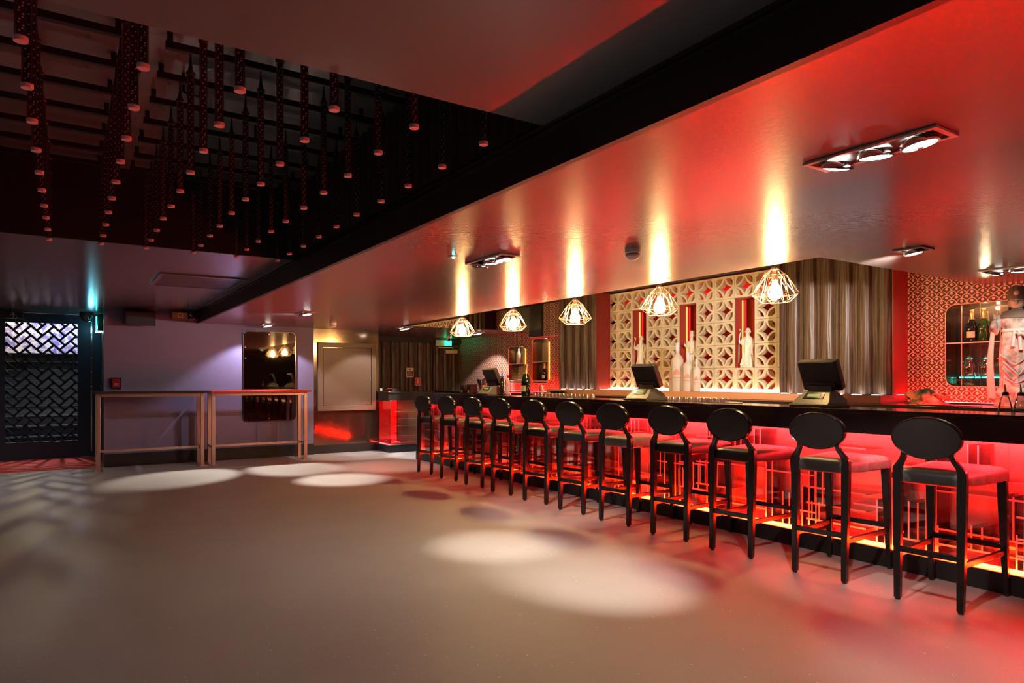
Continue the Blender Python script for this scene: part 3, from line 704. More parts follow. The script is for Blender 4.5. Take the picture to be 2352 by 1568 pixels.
# ------------------------------------------------------------------ bar stools
SZ = 0.775
def make_stool(label):
    t = thing('bar_stool', label, 'bar stool', (0, 0, 0), 0, 'bar stools along the bar')
    # seat: cushion wider at the front, crowned
    rings = []
    def outline(inset, z, crown=0.0):
        pts = []
        for u, v in rrect(-0.26 + inset, 0.285 - inset, -1, 1, 0.001, 1): pass
        n = 9
        xs = [-0.265 + inset + (0.55 - 2 * inset) * k / n for k in range(n + 1)]
        hw = lambda x: (0.172 + 0.05 * (x + 0.265) / 0.55) - inset
        for x in xs: pts.append(Vector((x, hw(x), z)))
        for k in range(1, 6): pts.append(Vector((xs[-1] + 0.012 * math.sin(PI * k / 6), hw(xs[-1]) * (1 - 2 * k / 6), z)))
        for x in xs[::-1]: pts.append(Vector((x, -hw(x), z)))
        for k in range(1, 6): pts.append(Vector((xs[0], -hw(xs[0]) * (1 - 2 * k / 6), z)))
        return pts
    mb = MB(); mb.loft([outline(0.012, 0.69), outline(0.0, 0.70), outline(0.0, 0.745), outline(0.008, 0.762), outline(0.03, 0.776), outline(0.08, 0.784), outline(0.14, 0.787)])
    seat = mb.build('seat', 'leather', t, smooth=50)
    def pad(lg, x, y): MB().lathe([(0.013, 0.0), (0.015, 0.003), (0.015, 0.014)], 12, c=(x, y, 0)).build('foot_pad', 'dgrey', lg)
    # rear legs continue into curved uprights that carry the oval back
    for s_ in (-1, 1):
        mb = MB(); rg = []
        for x, y, z, wx, wy in ((-0.285, 0.165, 0.012, 0.036, 0.034), (-0.276, 0.167, 0.4, 0.042, 0.042), (-0.27, 0.168, 0.66, 0.046, 0.047), (-0.271, 0.17, 0.775, 0.044, 0.045),
                                (-0.274, 0.166, 0.79, 0.04, 0.042), (-0.278, 0.154, 0.81, 0.037, 0.037), (-0.284, 0.141, 0.828, 0.035, 0.034), (-0.29, 0.131, 0.848, 0.034, 0.031), (-0.296, 0.125, 0.87, 0.032, 0.03), (-0.302, 0.124, 0.895, 0.03, 0.029), (-0.307, 0.128, 0.92, 0.026, 0.026)):
            rg.append([Vector((x + i * wx / 2, s_ * y + j * wy / 2, z)) for i, j in ((-1, -1), (1, -1), (1, 1), (-1, 1))])
        mb.loft(rg)
        lg = mb.build('leg', 'stoolwood', t, bevel=0.004); pad(lg, -0.285, s_ * 0.165)
    for s_ in (-1, 1):
        mb = MB().bar((0.29, s_ * 0.205, 0.012), (0.255, s_ * 0.195, 0.70), 0.03, 0.032, up=(1, 0, 0), w1=0.05, h1=0.046)
        lg = mb.build('leg', 'stoolwood', t, bevel=0.004); pad(lg, 0.29, s_ * 0.205)
    MB().bar((-0.278, -0.165, 0.30), (-0.278, 0.165, 0.30), 0.022, 0.034).build('stretcher', 'stoolwood', t, bevel=0.003)
    MB().bar((0.275, -0.2, 0.30), (0.275, 0.2, 0.30), 0.022, 0.034).build('stretcher', 'stoolwood', t, bevel=0.003)
    for s_ in (-1, 1): MB().bar((-0.278, s_ * 0.166, 0.265), (0.276, s_ * 0.2, 0.265), 0.02, 0.034).build('stretcher', 'stoolwood', t, bevel=0.003)
    # oval back: wooden hoop with pads
    T = Matrix.Translation((-0.312, 0, 0.965)) @ Matrix.Rotation(math.radians(-7), 4, 'Y')
    f = lambda u, v, d: T @ Vector((d, u, v))
    R = []
    for d, sc in ((-0.016, 0.955), (-0.02, 0.985), (-0.01, 1.0), (0.014, 1.0), (0.022, 0.985), (0.022, 0.93)): R.append([f(u * sc, v * sc, d) for u, v in ellipse(0.186, 0.122, 40)])
    R.append([f(u * 0.93, v * 0.93, -0.014) for u, v in ellipse(0.186, 0.122, 40)]); R.append(R[0])
    bk = MB().loft(R[:-1], cap=False); bk.loft([R[-2], R[0]], cap=False)
    hoop = bk.build('backrest', 'stoolwood', t, smooth=50)
    R = [[f(u * sc, v * sc, d) for u, v in ellipse(0.186, 0.122, 40)] for d, sc in ((-0.018, 0.3), (-0.018, 0.8), (-0.016, 0.94), (0.02, 0.94), (0.034, 0.8), (0.038, 0.3))]
    MB().loft(R).build('pad', 'cushion', hoop, smooth=50)
    return t
sy = [y_ - 0.025 for y_ in (1.967, 2.643, 3.348, 3.97, 4.634, 5.26, 5.88, 6.54, 7.17, 7.83, 8.53)]
sang = [4, 6, 5, 7, 6, 5, 8, 6, 6, 7, 6]
looks = ['worn grey-edged seat at the open end of the bar', 'worn grey-edged seat, second from the open end of the bar', 'plain black seat, third from the open end of the bar',
         'plain black seat, fourth from the open end of the bar', 'scuffed grey seat, the only wholly grey one in the row'] + \
        [f'plain black seat, {ORD[10 - k]} from the flap end of the bar' for k in range(5, 11)]
proto = make_stool('black oval-back bar stool with ' + looks[0])
def seat_of(o): return [c for c in o.children if c.name.split('.')[0] == 'seat'][0]
def reseat(o, m):
    s_ = seat_of(o); s_.data = s_.data.copy(); s_.data.materials[0] = M[m]
stools = []
for k, (y, a) in enumerate(zip(sy, sang)):
    o = proto if k == 0 else dup(proto, 'black oval-back bar stool with ' + looks[k])
    an = math.radians(a); o.location = (4.405, y + 0.26 * math.sin(an), 0); o.rotation_euler = (0, 0, an); stools.append(o)
reseat(stools[0], 'worn'); reseat(stools[1], 'worn'); reseat(stools[4], 'grey_leather')

# ------------------------------------------------------------------ cage pendants over the bar
def make_pendant(label):
    t = thing('pendant_lamp', label, 'pendant lamp', (0, 0, 0), 0, 'copper cage pendants over the bar')   # origin at the top of the cage
    n = 8; ringp = lambda r, z, o: [Vector((r * math.cos(2 * PI * (k + o) / n), r * math.sin(2 * PI * (k + o) / n), z)) for k in range(n)]
    A, B, C, D = ringp(0.03, 0.0, 0), ringp(0.085, -0.05, 0), ringp(0.172, -0.195, 0.5), ringp(0.108, -0.255, 0)
    mb = MB(); w = 0.003
    for R in (A, B, C, D):
        for k in range(n): mb.tube([R[k], R[(k + 1) % n]], w, 5)
    for k in range(n):
        mb.tube([A[k], B[k]], w, 5); mb.tube([B[k], C[k]], w, 5); mb.tube([B[k], C[k - 1]], w, 5); mb.tube([C[k], D[k]], w, 5); mb.tube([C[k], D[(k + 1) % n]], w, 5); mb.tube([(A[k] + B[k]) / 2, D[k]], w * 0.85, 5)
    mb.build('cage', 'wire', t, smooth=60)
    MB().lathe([(0.004, 0.03), (0.03, 0.012), (0.032, 0.0), (0.024, -0.01), (0.024, -0.085), (0.02, -0.09)], 20).build('lamp_holder', 'wire', t)
    MB().lathe([(0.018, -0.09), (0.022, -0.115), (0.04, -0.145), (0.052, -0.178), (0.05, -0.205), (0.035, -0.23), (0.004, -0.241)], 20).build('bulb', 'bulb', t)
    MB().tube([(0, 0, 0.02), (0, 0, ZT - 2.2)], 0.0035, 6).build('cable', 'black', t)
    MB().lathe([(0.05, ZT - 2.2 - 0.025), (0.05, ZT - 2.2)], 20).build('ceiling_rose', 'wire', t)
    return t
pps = [(1780, 'nearest the open end of the bar'), (1515, ''), (1321, ''), (1178, ''), (1062, '')]
plabels = ['copper wire cage pendant in front of the ribbed panel end of the block screen', 'copper wire cage pendant hanging before the middle of the block screen',
           'copper wire cage pendant hanging before the narrower ribbed oak panel', 'copper wire cage pendant hanging before the far wall niches', 'copper wire cage pendant beside the green exit sign']
pz = [2.195, 2.2, 2.2, 2.195, 2.195]
pend = make_pendant(plabels[0])
for k, (x, _) in enumerate(pps):
    q = onX(x, 680, 4.86)
    o = pend if k == 0 else dup(pend, plabels[k], rz=0.3 * k)
    o.location = (4.86, q.y, 2.205); o.scale = (1.1, 1.1, 1.05)

# ------------------------------------------------------------------ recessed lamp units
def make_units(name, label, x, y, n, lit, L=None, z=ZB, rot=0.0):
    L = L or 0.165 * n + 0.02
    t = thing(name, label, 'ceiling light', (x, y, z), rot, 'recessed lamp units')
    hw, hl = 0.085, L / 2
    o = [(-hw, -hl), (hw, -hl), (hw, hl), (-hw, hl)]; i = [(-hw + 0.022, -hl + 0.022), (hw - 0.022, -hl + 0.022), (hw - 0.022, hl - 0.022), (-hw + 0.022, hl - 0.022)]
    MB().ring(o, i, FZ(0), -0.012, -0.001).build('frame', 'offwhite', t, smooth=0, bevel=0.002)
    MB().box(-hw + 0.02, hw - 0.02, -hl + 0.02, hl - 0.02, -0.004, -0.001).build('recess', 'black', t, smooth=0)
    for k in range(n):
        yy = (k - (n - 1) / 2) * 0.16
        T = Matrix.Translation((0, yy, -0.022)) @ Matrix.Rotation(math.radians(12 * (k - 1) + 4), 4, 'X') @ Matrix.Rotation(math.radians(-8), 4, 'Y')
        lp = MB().loft([[T @ Vector((r * math.cos(2 * PI * j / 28), r * math.sin(2 * PI * j / 28), zz)) for j in range(28)] for r, zz in ((0.056, 0.018), (0.066, 0.0), (0.066, -0.012), (0.057, -0.012), (0.056, -0.004))], cap=False).build('lamp_ring', 'chrome', t, smooth=40)
        MB().loft([[T @ Vector((r * math.cos(2 * PI * j / 28), r * math.sin(2 * PI * j / 28), zz)) for j in range(28)] for r, zz in ((0.056, -0.008), (0.045, -0.014), (0.025, -0.018), (0.012, -0.019))]).build('reflector', 'lamp' if lit[k] else 'chrome', lp, smooth=60)
        MB().loft([[T @ Vector((r * math.cos(2 * PI * j / 14), r * math.sin(2 * PI * j / 14), zz)) for j in range(14)] for r, zz in ((0.011, -0.018), (0.011, -0.022), (0.006, -0.025))]).build('lamp_cap', 'grey', lp)
    return t
make_units('recessed_light', 'large three-lamp recessed ceiling light at the open end of the bar', 2.61, 1.42, 3, (1, 1, 1))
make_units('recessed_light', 'recessed ceiling light with one lit lamp beside the small teal ceiling sensor', 2.62, 4.28, 3, (1, 1, 0))
make_units('recessed_light', 'recessed ceiling light halfway between the wall mirror and the bar', 2.64, 9.08, 2, (1, 0))
make_units('recessed_light', 'recessed ceiling light above the tall wall mirror', 2.68, 11.35, 2, (1, 1))
make_units('recessed_light', 'small recessed ceiling light above the wide ribbed oak panel', 4.83, 2.37, 1, (1,), 0.2)
make_units('recessed_light', 'recessed ceiling light above the tall statue and scale wallpaper', 6.32, 2.3, 3, (1, 1, 1))
make_units('recessed_light', 'recessed ceiling light above the gap at the flap end of the bar', 4.82, 10.75, 2, (1, 1))
make_units('recessed_light', 'recessed ceiling light in front of the far dotted wallpaper', 6.46, 11.1, 2, (1, 1))
P_ = LAMP['pool']
spot((2.61, 1.27, 2.13), (3.3, 1.3, 0), P_ * 0.15, 44, 0.9); spot((2.62, 1.42, 2.13), (2.9, 3.45, 0), P_ * 1.2, 30, 1.0); spot((2.61, 1.57, 2.13), (4.6, 2.6, 0), P_ * 0.25, 40, 0.7)
spot((2.62, 4.28, 2.13), (2.8, 4.5, 0), P_ * 0.5, 34, 1.0); spot((2.62, 4.44, 2.13), (4.0, 5.4, 0), P_ * 0.3, 40, 0.8)
spot((2.62, 4.28, 2.13), (2.3, 4.9, 0), P_ * 0.14, 125, 1.0); spot((2.61, 1.42, 2.13), (2.0, 2.2, 0), P_ * 0.06, 120, 1.0)
spot((2.64, 9.0, 2.13), (2.95, 8.6, 0), P_ * 0.8, 34, 0.7); spot((2.64, 9.16, 2.13), (4.0, 9.6, 0), P_ * 0.35, 44, 0.8)
spot((2.66, 11.28, 2.12), (1.3, 9.98, 0), P_ * 0.95, 32, 0.6); spot((2.68, 11.42, 2.12), (2.75, 10.1, 0), P_ * 0.8, 34, 0.6)
spot((2.6, 11.3, 2.12), (2.2, 11.7, 0.9), P_ * 0.2, 78, 0.5, (0.74, 0.72, 1.0)); spot((2.64, 9.16, 2.13), (1.2, 11.7, 1.3), P_ * 0.1, 90, 0.9, (0.8, 0.82, 1.0)); spot((2.7, 11.3, 2.12), (3.4, 11.75, 0.8), P_ * 0.25, 60, 0.4, (0.8, 0.8, 1.0))
spot((4.83, 2.40, 2.15), (7.24, 5.5, 1.7), P_ * 2.1, 44, 0.9); spot((4.83, 2.37, 2.15), (4.45, 2.3, 0), P_ * 0.3, 24, 0.4)
spot((6.3, 2.2, 2.12), (7.0, 2.45, 1.5), P_ * 0.08, 60, 0.8); spot((6.3, 2.5, 2.12), (7.2, 3.3, 1.5), P_ * 0.02, 70, 0.8)
spot((4.82, 10.7, 2.12), (5.2, 10.6, 0), P_ * 0.6, 44, 0.6, (0.95, 0.95, 1.0)); spot((4.82, 10.8, 2.12), (4.3, 11.2, 0.5), P_ * 0.35, 50, 0.5)
spot((6.46, 11.1, 2.12), (7.24, 11.9, 0.7), P_ * 0.28, 70, 0.3, (1, 0.97, 0.95)); spot((4.78, 10.75, 2.14), (4.35, 11.75, 0.9), P_ * 0.12, 60, 0.35)
# unseen fill lamps added behind and left of the viewpoint for ambient light
for x, y in ((-1.4, -1.0), (0.6, -1.6), (2.61, -1.6), (-2.8, 4.2), (-2.8, 8.4), (-2.6, 10.2), (-0.6, 1.2)):
    zc = ZB if x > 1.72 else ZC
    make_units('recessed_light', 'added unseen fill light in the ceiling over the open dance floor', x, y, 3, (0, 1, 0), z=zc)
    spot((x, y, zc - 0.05), (x + 0.25, y + 0.5, 0), LAMP['soft'] * (9.0 if y > 8 else 3.2), 130, 0.9, (0.93, 0.95, 1.0), 0.12)

# ceiling bits
def detector(label, x, y, m, z=ZB):
    t = thing('smoke_detector', label, 'smoke detector', (x, y, z))
    MB().lathe([(0.055, 0), (0.055, -0.022), (0.048, -0.03)], 24).build('base', m, t)
    MB().lathe([(0.046, -0.031), (0.05, -0.038), (0.05, -0.048), (0.044, -0.056), (0.03, -0.068), (0.004, -0.072)], 24).build('sensor_head', m, t)
    MB().lathe([(0.044, -0.0335), (0.051, -0.0345), (0.051, -0.0365), (0.044, -0.0375)], 24).build('slots', 'black', t)
    return t
detector('round smoke detector on the red-lit ceiling between two pendants', 3.234, 3.43, 'white')
detector('small round smoke detector on the ceiling in front of the bronze wall panel', 3.49, 10.5, 'white')
t = thing('ceiling_sensor', 'tiny ceiling sensor with a glowing teal light', 'sensor', (2.315, 4.33, ZB))
MB().lathe([(0.03, 0), (0.03, -0.008), (0.02, -0.014)], 16).build('body', 'offwhite', t); MB().ball((0, -0.022, -0.014), 0.009, n=10, k=6).build('light', emis('teal_point', (0.05, 0.9, 0.8), 30), t)
# exit sign, camera, notice, alarm box on the ribbed wall
t = thing('exit_sign', 'glowing green exit sign box above the ribbed door', 'exit sign', (0, 0, 0))
MB().box(6.60, 6.98, 13.06, 13.12, 2.02, 2.15).build('housing', 'offwhite', t, bevel=0.004)
MB().box(6.80, 6.97, 13.054, 13.06, 2.03, 2.14).build('lit_face', 'greenled', t, smooth=0)
mb = MB(); mb.bar((6.84, 13.052, 2.085), (6.91, 13.052, 2.085), 0.004, 0.014); mb.prism([(6.91, 2.06), (6.94, 2.085), (6.91, 2.11)], FY(13.05), 0, 0.004); mb.build('arrow', 'white', t, smooth=0)
light('exit_glow', 'POINT', (6.89, 12.98, 2.12), 1.0, (0.02, 1.0, 0.35), shadow_soft_size=0.03)
t = thing('security_camera', 'small white ball camera on the ceiling above the exit sign', 'security camera', (6.55, 12.4, ZB))
MB().lathe([(0.055, 0), (0.055, -0.02)], 20).build('base', 'white', t); hd = MB().ball((0, 0, -0.06), 0.05).build('camera_head', 'white', t); MB().lathe([(0.022, 0.0), (0.022, 0.012)], 16, Matrix.Translation((-0.015, -0.046, -0.07)) @ Matrix.Rotation(PI / 2, 4, 'X')).build('lens', 'blackgloss', hd)
t = thing('wall_notice', 'yellow and red printed notice on the far ribbed wall', 'notice', (0, 0, 0))
MB().box(5.94, 6.11, 13.14, 13.15, 1.345, 1.545).build('sheet', 'cream', t, smooth=0)
MB().box(5.955, 6.095, 13.137, 13.14, 1.40, 1.475).build('black_block', 'black', t, smooth=0)
mb = MB()
for k in range(4): mb.box(5.965, 6.085 - 0.02 * (k % 2), 13.134, 13.137, 1.41 + 0.016 * k, 1.416 + 0.016 * k)
mb.build('lettering', 'cream', t, smooth=0); MB().box(5.955, 6.095, 13.137, 13.14, 1.36, 1.395).build('red_band', 'red', t, smooth=0)
MB().lathe([(0.014, 0), (0.014, 0.003)], 12, Matrix.Translation((6.025, 13.14, 1.51)) @ Matrix.Rotation(PI / 2, 4, 'X')).build('symbol', 'black', t)
t = thing('alarm_box', 'small red alarm box on the far ribbed wall below the notice', 'fire alarm', (0, 0, 0))
MB().box(6.10, 6.25, 13.08, 13.155, 1.16, 1.34).build('box', 'red', t, bevel=0.006)
MB().ring([(6.105, 1.165), (6.245, 1.165), (6.245, 1.335), (6.105, 1.335)], [(6.12, 1.18), (6.23, 1.18), (6.23, 1.32), (6.12, 1.32)], FY(13.08), -0.006, 0).build('frame', 'offwhite', t, smooth=0)
MB().box(6.165, 6.185, 13.072, 13.08, 1.2, 1.31).build('key', 'white', t, smooth=0)

# ------------------------------------------------------------------ tube lights and rails in the ceiling recess
def make_tube(label):
    t = thing('tube_light', label, 'tube light', (0, 0, 0), 0, 'clear hanging tube lights')    # origin at the bottom end
    MB().lathe([(0.0165, 0.012), (0.0165, 0.485)], 16).build('tube', 'tube', t)
    st = MB().box(-0.011, 0.011, -0.0018, 0.0018, 0.02, 0.48).build('led_strip', 'black', t, smooth=0)
    mb = MB(); r = random.Random(5)
    for k in range(26):
        z = 0.03 + 0.017 * k; x = 0.006 if k % 2 else -0.004
        mb.box(x - 0.0022, x + 0.0022, -0.0035, -0.0018, z, z + 0.0045)
        if k < 5: mb.box(-x - 0.0018, -x + 0.002, -0.0035, -0.0018, z + 0.008, z + 0.012)
    mb.build('led_chips', 'led_dot', st, smooth=0)
    MB().lathe([(0.0185, 0.0), (0.0195, 0.003), (0.0195, 0.014), (0.017, 0.016)], 18).build('end_cap', 'capclear', t)
    MB().lathe([(0.0175, 0.478), (0.0205, 0.482), (0.0205, 0.492), (0.014, 0.496), (0.007, 0.53), (0.005, 0.565)], 16).build('hanger_cap', 'black', t)
    MB().tube([(0, 0, 0.56), (0, 0, 0.585)], 0.004, 6).build('cable', 'black', t)
    return t
TX = [1.475, 1.15, 0.825, 0.495, 0.20, -0.12]; TY = [2.48, 2.855, 3.235, 3.61, 3.99, 4.37, 4.745, 5.13, 5.51, 5.88]
tproto = None
for j, y in enumerate(TY):
    for i, x in enumerate(TX):
        lb = f'clear hanging LED tube, {ORD[i]} from the beam, {ORD[9 - j]} row from the gate'
        if tproto is None: o = tproto = make_tube(lb)
        else: o = dup(tproto, lb)
        o.location = (x, y + random.uniform(-0.012, 0.012), 2.298 + random.uniform(-0.004, 0.004)); o.rotation_euler = (0, 0, math.radians(-20 + 40 * random.random()))
def rail(x0, x1, y, label):
    t = thing('ceiling_rail', label, 'rail', (0, 0, 0), 0, 'black rails in the ceiling recess')
    MB().box(x0, x1, y - 0.018, y + 0.018, 2.88, 2.915).build('channel', 'blackmetal', t, bevel=0.003)
    for x in (x0 + 0.02, x1 - 0.12): MB().box(x - 0.012, x + 0.012, y - 0.012, y + 0.012, 2.915, 2.962).build('hanger', 'blackmetal', t, smooth=0)
    return t
for j, y in enumerate(TY):
    rail(0.385, 1.62, y, f'black ceiling rail on the beam side, {ORD[9 - j]} from the gate side')
    rail(-1.2, 0.31, y, f'black ceiling rail on the side away from the beam, {ORD[9 - j]} from the gate side')
for j, y in enumerate(TY[2:]):
    for x in (0.47, 0.08, 1.08): 
        t = tag(MB().box(x - 0.006, x + 0.006, y - 0.155, y - 0.15, 2.956, 2.959).box(x - 0.006, x + 0.006, y - 0.128, y - 0.122, 2.956, 2.959).build('screw_plate', 'chrome', smooth=0), 'pair of bright screw heads in the recess ceiling between two rails', 'screw', 'screw heads in the recess ceiling')
for x, y, label in ((1.02, 4.62, 'bent black bracket under the recess ceiling in the middle of the tubes'), (1.38, 3.42, 'bent black bracket under the recess ceiling close to the beam'), (0.52, 4.05, 'short black bracket under the recess ceiling beside the rail ends')):
    t = tag(MB().tube([(x, y, 2.96), (x, y, 2.86), (x + 0.02, y - 0.05, 2.83), (x + 0.11, y - 0.05, 2.83)], 0.008, 6).build('ceiling_bracket', 'black'), label, 'bracket')

# ------------------------------------------------------------------ tall tables along the wall
def table(x0, x1, top, label):
    t = thing('poseur_table', label, 'table', ((x0 + x1) / 2, 11.3, 0))
    hx = (x1 - x0) / 2; y0, y1 = -0.27, 0.27
    MB().box(-hx, hx, y0 - 0.03, y1 + 0.03, 1.098, 1.128).build('tabletop', top, t, bevel=0.003)
    for sx_ in (-1, 1):
        xc = sx_ * (hx - 0.055)
        MB().box(xc - 0.06, xc + 0.06, y0 - 0.02, y1 + 0.02, 0.0, 0.008).build('base_plate', 'steel', t, bevel=0.002)
        for yy in (y0 + 0.13, y1 - 0.08) if False else (y0 + 0.12, y1 - 0.06):
            MB().box(xc - 0.025, xc + 0.025, yy - 0.025, yy + 0.025, 0.008, 1.097).build('leg', 'steel', t, bevel=0.003)
        MB().box(xc - 0.02, xc + 0.02, y0 + 0.15, y1 - 0.09, 1.05, 1.096).build('side_rail', 'steel', t, bevel=0.002)
        MB().box(xc - 0.018, xc + 0.018, y0 + 0.15, y1 - 0.09, 0.25, 0.285).build('side_rail', 'steel', t, bevel=0.002)
    MB().box(-hx + 0.085, hx - 0.085, y0 + 0.10, y0 + 0.14, 1.048, 1.096).build('apron', 'steel', t, bevel=0.002)
    MB().box(-hx + 0.075, hx - 0.075, 0.03, 0.065, 0.25, 0.285).build('foot_rail', 'steel', t, bevel=0.002)
    return t
table(0.29, 1.745, 'blackgloss', 'tall bar table with black top and steel legs beside the lattice gate')
table(1.79, 3.30, 'redtop', 'tall bar table with red top and steel legs before the wall mirror')

# ------------------------------------------------------------------ tills
def make_till(label):
    t = thing('cash_till', label, 'till', (0, 0, 0), 0, 'tills on the bar')
    MB().box(-0.15, 0.15, -0.165, 0.165, 0.0, 0.022).build('base', 'grey', t, bevel=0.004)
    mb = MB()   # sloped body
    prof = [(-0.13, 0.022), (0.14, 0.022), (0.14, 0.06), (0.05, 0.125), (-0.035, 0.118), (-0.11, 0.042)]
    mb.loft([[Vector((x, y * (1 - 0.25 * (z > 0.08)), z)) for x, z in prof] for y in (-0.15, 0.15)])
    body = mb.build('body', 'grey', t, bevel=0.004)
    mb = MB(); 
    def sl(u, v, d):   # u along y, v along slope 0..1
        a, b = Vector((-0.11, 0, 0.042)), Vector((-0.035, 0, 0.118)); n = Vector((-0.71, 0, 0.70)); q = a.lerp(b, v) + n * d; q.y = u; return q
    mb.prism([(-0.085, 0.3), (0.085, 0.3), (0.078, 0.88), (-0.078, 0.88)], sl, -0.002, 0.005); dp = mb.build('customer_display', 'blackgloss', t, smooth=0)
    mb = MB(); mb.prism([(-0.055, 0.45), (0.055, 0.45), (0.052, 0.72), (-0.052, 0.72)], sl, 0.005, 0.007); mb.build('digits', 'dispg', dp, smooth=0)
    MB().bar((0.02, 0, 0.11), (0.03, 0, 0.16), 0.2, 0.045, up=(1, 0, 0)).build('neck', 'dgrey', t, bevel=0.004)
    # tilted screen, its back towards the room
    T = Matrix.Translation((0.02, 0, 0.25)) @ Matrix.Rotation(math.radians(-24), 4, 'Y')
    f = lambda u, v, d: T @ Vector((d, u, v))
    mb = MB(); mb.loft([[f(u * s_, v * s_, d) for u, v in rrect(-0.165, 0.165, -0.125, 0.125, 0.015, 4)] for d, s_ in ((-0.028, 0.93), (-0.02, 0.99), (0.02, 1.0), (0.03, 0.985))])
    sc = mb.build('screen', 'dgrey', t, smooth=35)
    mb = MB(); mb.prism([(-0.13, -0.115), (0.13, -0.115), (0.12, -0.05), (-0.12, -0.05)], f, -0.04, -0.026); mb.build('rear_cover', 'dgrey', sc, bevel=0.003)
    mb = MB(); mb.prism(rrect(-0.15, 0.15, -0.11, 0.11, 0.006, 3), f, 0.029, 0.031); mb.build('display', 'blackgloss', sc, smooth=0)
    return t
tl = make_till('till with tilted black screen on the bar before the wide ribbed oak panel')
q = onX(1880, 930, 4.92); tl.location = (4.93, q.y, 1.085)
q = onX(1480, 915, 4.92); dup(tl, 'till with tilted black screen on the bar before the breeze block screen', (4.93, q.y, 1.085), 0.0)
q = onX(1130, 900, 4.95); dup(tl, 'till with tilted black screen on the bar before the dotted far wallpaper', (4.93, q.y, 1.085), 0.0)

# ------------------------------------------------------------------ tumblers in rows behind the bar top
def make_glass(label):
    t = MB().lathe([(0.036, 0.0), (0.037, 0.004), (0.033, 0.05), (0.029, 0.096), (0.027, 0.1), (0.004, 0.1)], 14).build('tumbler', 'tumbler', smooth=50)
    tag(t, label, 'glass', 'upturned tumblers on the work shelf'); return t
gp = None
ya, yb = onX(1662, 920, 5.22).y, onX(1528, 920, 5.22).y
yc, yd = onX(1352, 910, 5.22).y, onX(1226, 905, 5.22).y
spots = []
for a, b, row in ((ya, yb, 'before the block screen'), (yc, yd, 'before the narrower ribbed panel')):
    n = int((b - a) / 0.078)
    for k in range(n + 1):
        for r_ in range(2): spots.append((5.2 + 0.078 * r_, a + 0.078 * k, f'upturned clear tumbler in the {("front", "rear")[r_]} row {row}', k, n, r_, row))
for x, y, lb, k, n, r_, row in spots:
    end = 'tumblers ' + row
    lab = f'upturned tumbler, {ordn(k)} from the open end, {("front", "second")[r_]} row {row}'
    if gp is None: gp = o = make_glass(lab)
    else: o = gp.copy(); S.collection.objects.link(o)
    o['label'] = lab; o['group'] = end; o.location = (x + random.uniform(-.004, .004), y + random.uniform(-.006, .006), 1.0201)
o = gp.copy(); S.collection.objects.link(o); o['label'] = 'single upturned tumbler standing on top of the other glasses'; q = onX(1244, 903, 5.24); o.location = (5.24, q.y, 1.1205)
o = gp.copy(); S.collection.objects.link(o); o['label'] = 'clear tumbler lying beside the end of the glass rows'; q = onX(1215, 905, 5.2); o.location = (5.2, q.y, 1.0585); o.rotation_euler = (PI / 2, 0, 0.4)
t = thing('drip_mat', 'small pale folded napkin on the bar top past the glass rows', 'napkin', (0, 0, 0))
q = onX(1687, 923, 5.06); MB().box(5.0, 5.1, q.y - 0.06, q.y + 0.06, 1.085, 1.095).build('napkin', 'white', t, bevel=0.003)
t = thing('steel_bowl', 'wide shallow steel bowl on the back counter before the narrower ribbed panel', 'bowl', (0, 0, 0))
q = onX(1280, 905, 6.58); T = Matrix.Translation((6.58, q.y, 1.063)) @ Matrix.Scale(0.6, 4)
MB().lathe([(0.08, 0.0), (0.16, 0.02), (0.215, 0.07), (0.222, 0.075), (0.21, 0.07), (0.155, 0.026), (0.004, 0.01)], 28, T).build('bowl', 'chrome', t)

# ------------------------------------------------------------------ bottles
def bottle(name, label, loc, prof, m, cap=None, capm=None, labels=(), n=22, group=None):
    t = thing(name, label, 'bottle', loc, 0, group)
    MB().lathe(prof, n).build('glass', m, t, smooth=45)
    if cap: MB().lathe(cap, 16).build('cap', capm, t, smooth=45)
    for nm, r, z0, z1, a0, a1, lm in labels:
        mb = MB(); K = 10
        A = [[mb.v((rr * math.cos(math.radians(a0 + (a1 - a0) * k / K)), rr * math.sin(math.radians(a0 + (a1 - a0) * k / K)), z)) for k in range(K + 1)] for rr, z in ((r, z0), (r, z1))]
        for k in range(K): mb.face([A[0][k], A[0][k + 1], A[1][k + 1], A[1][k]])
        mb.build(nm, lm, t, smooth=60)
    return t
def champ(label, loc, s=1.0, m='bottleg', lab='cream', grp=None):
    P = [(0.04, 0), (0.046, 0.006), (0.047, 0.13), (0.046, 0.155), (0.036, 0.195), (0.02, 0.235), (0.016, 0.26), (0.0155, 0.305), (0.017, 0.308), (0.017, 0.318), (0.004, 0.319)]
    sc = lambda L: [(r * s, z * s) for r, z in L]
    return bottle('champagne_bottle', label, loc, sc(P), m, sc([(0.024, 0.225), (0.0178, 0.262), (0.0172, 0.305), (0.0185, 0.308), (0.018, 0.322), (0.004, 0.324)]), 'gold',
                  [('front_label', 0.0478 * s, 0.045 * s, 0.105 * s, 130, 235, lab), ('neck_label', 0.034 * s, 0.185 * s, 0.2 * s, 130, 235, 'gold')], group=grp)
q = onX(1208, 905, 4.98); champ('magnum champagne bottle with gold foil standing on the bar top', (4.98, q.y, 1.085), 1.28)
q = onX(1238, 870, WX + 0.1); champ('champagne bottle inside the far niche behind the magnum', (WX + 0.1, 10.12, 1.275), 1.0)
q = onX(2232, 770, WX + 0.1); champ('green champagne bottle with a pale label on the niche shelf', (WX + 0.10, q.y, 1.66), 0.98)
q = onX(2256, 770, WX + 0.1); champ('green champagne bottle without a label on the niche shelf', (WX + 0.13, q.y, 1.66), 1.0, 'greeng', 'greeng')
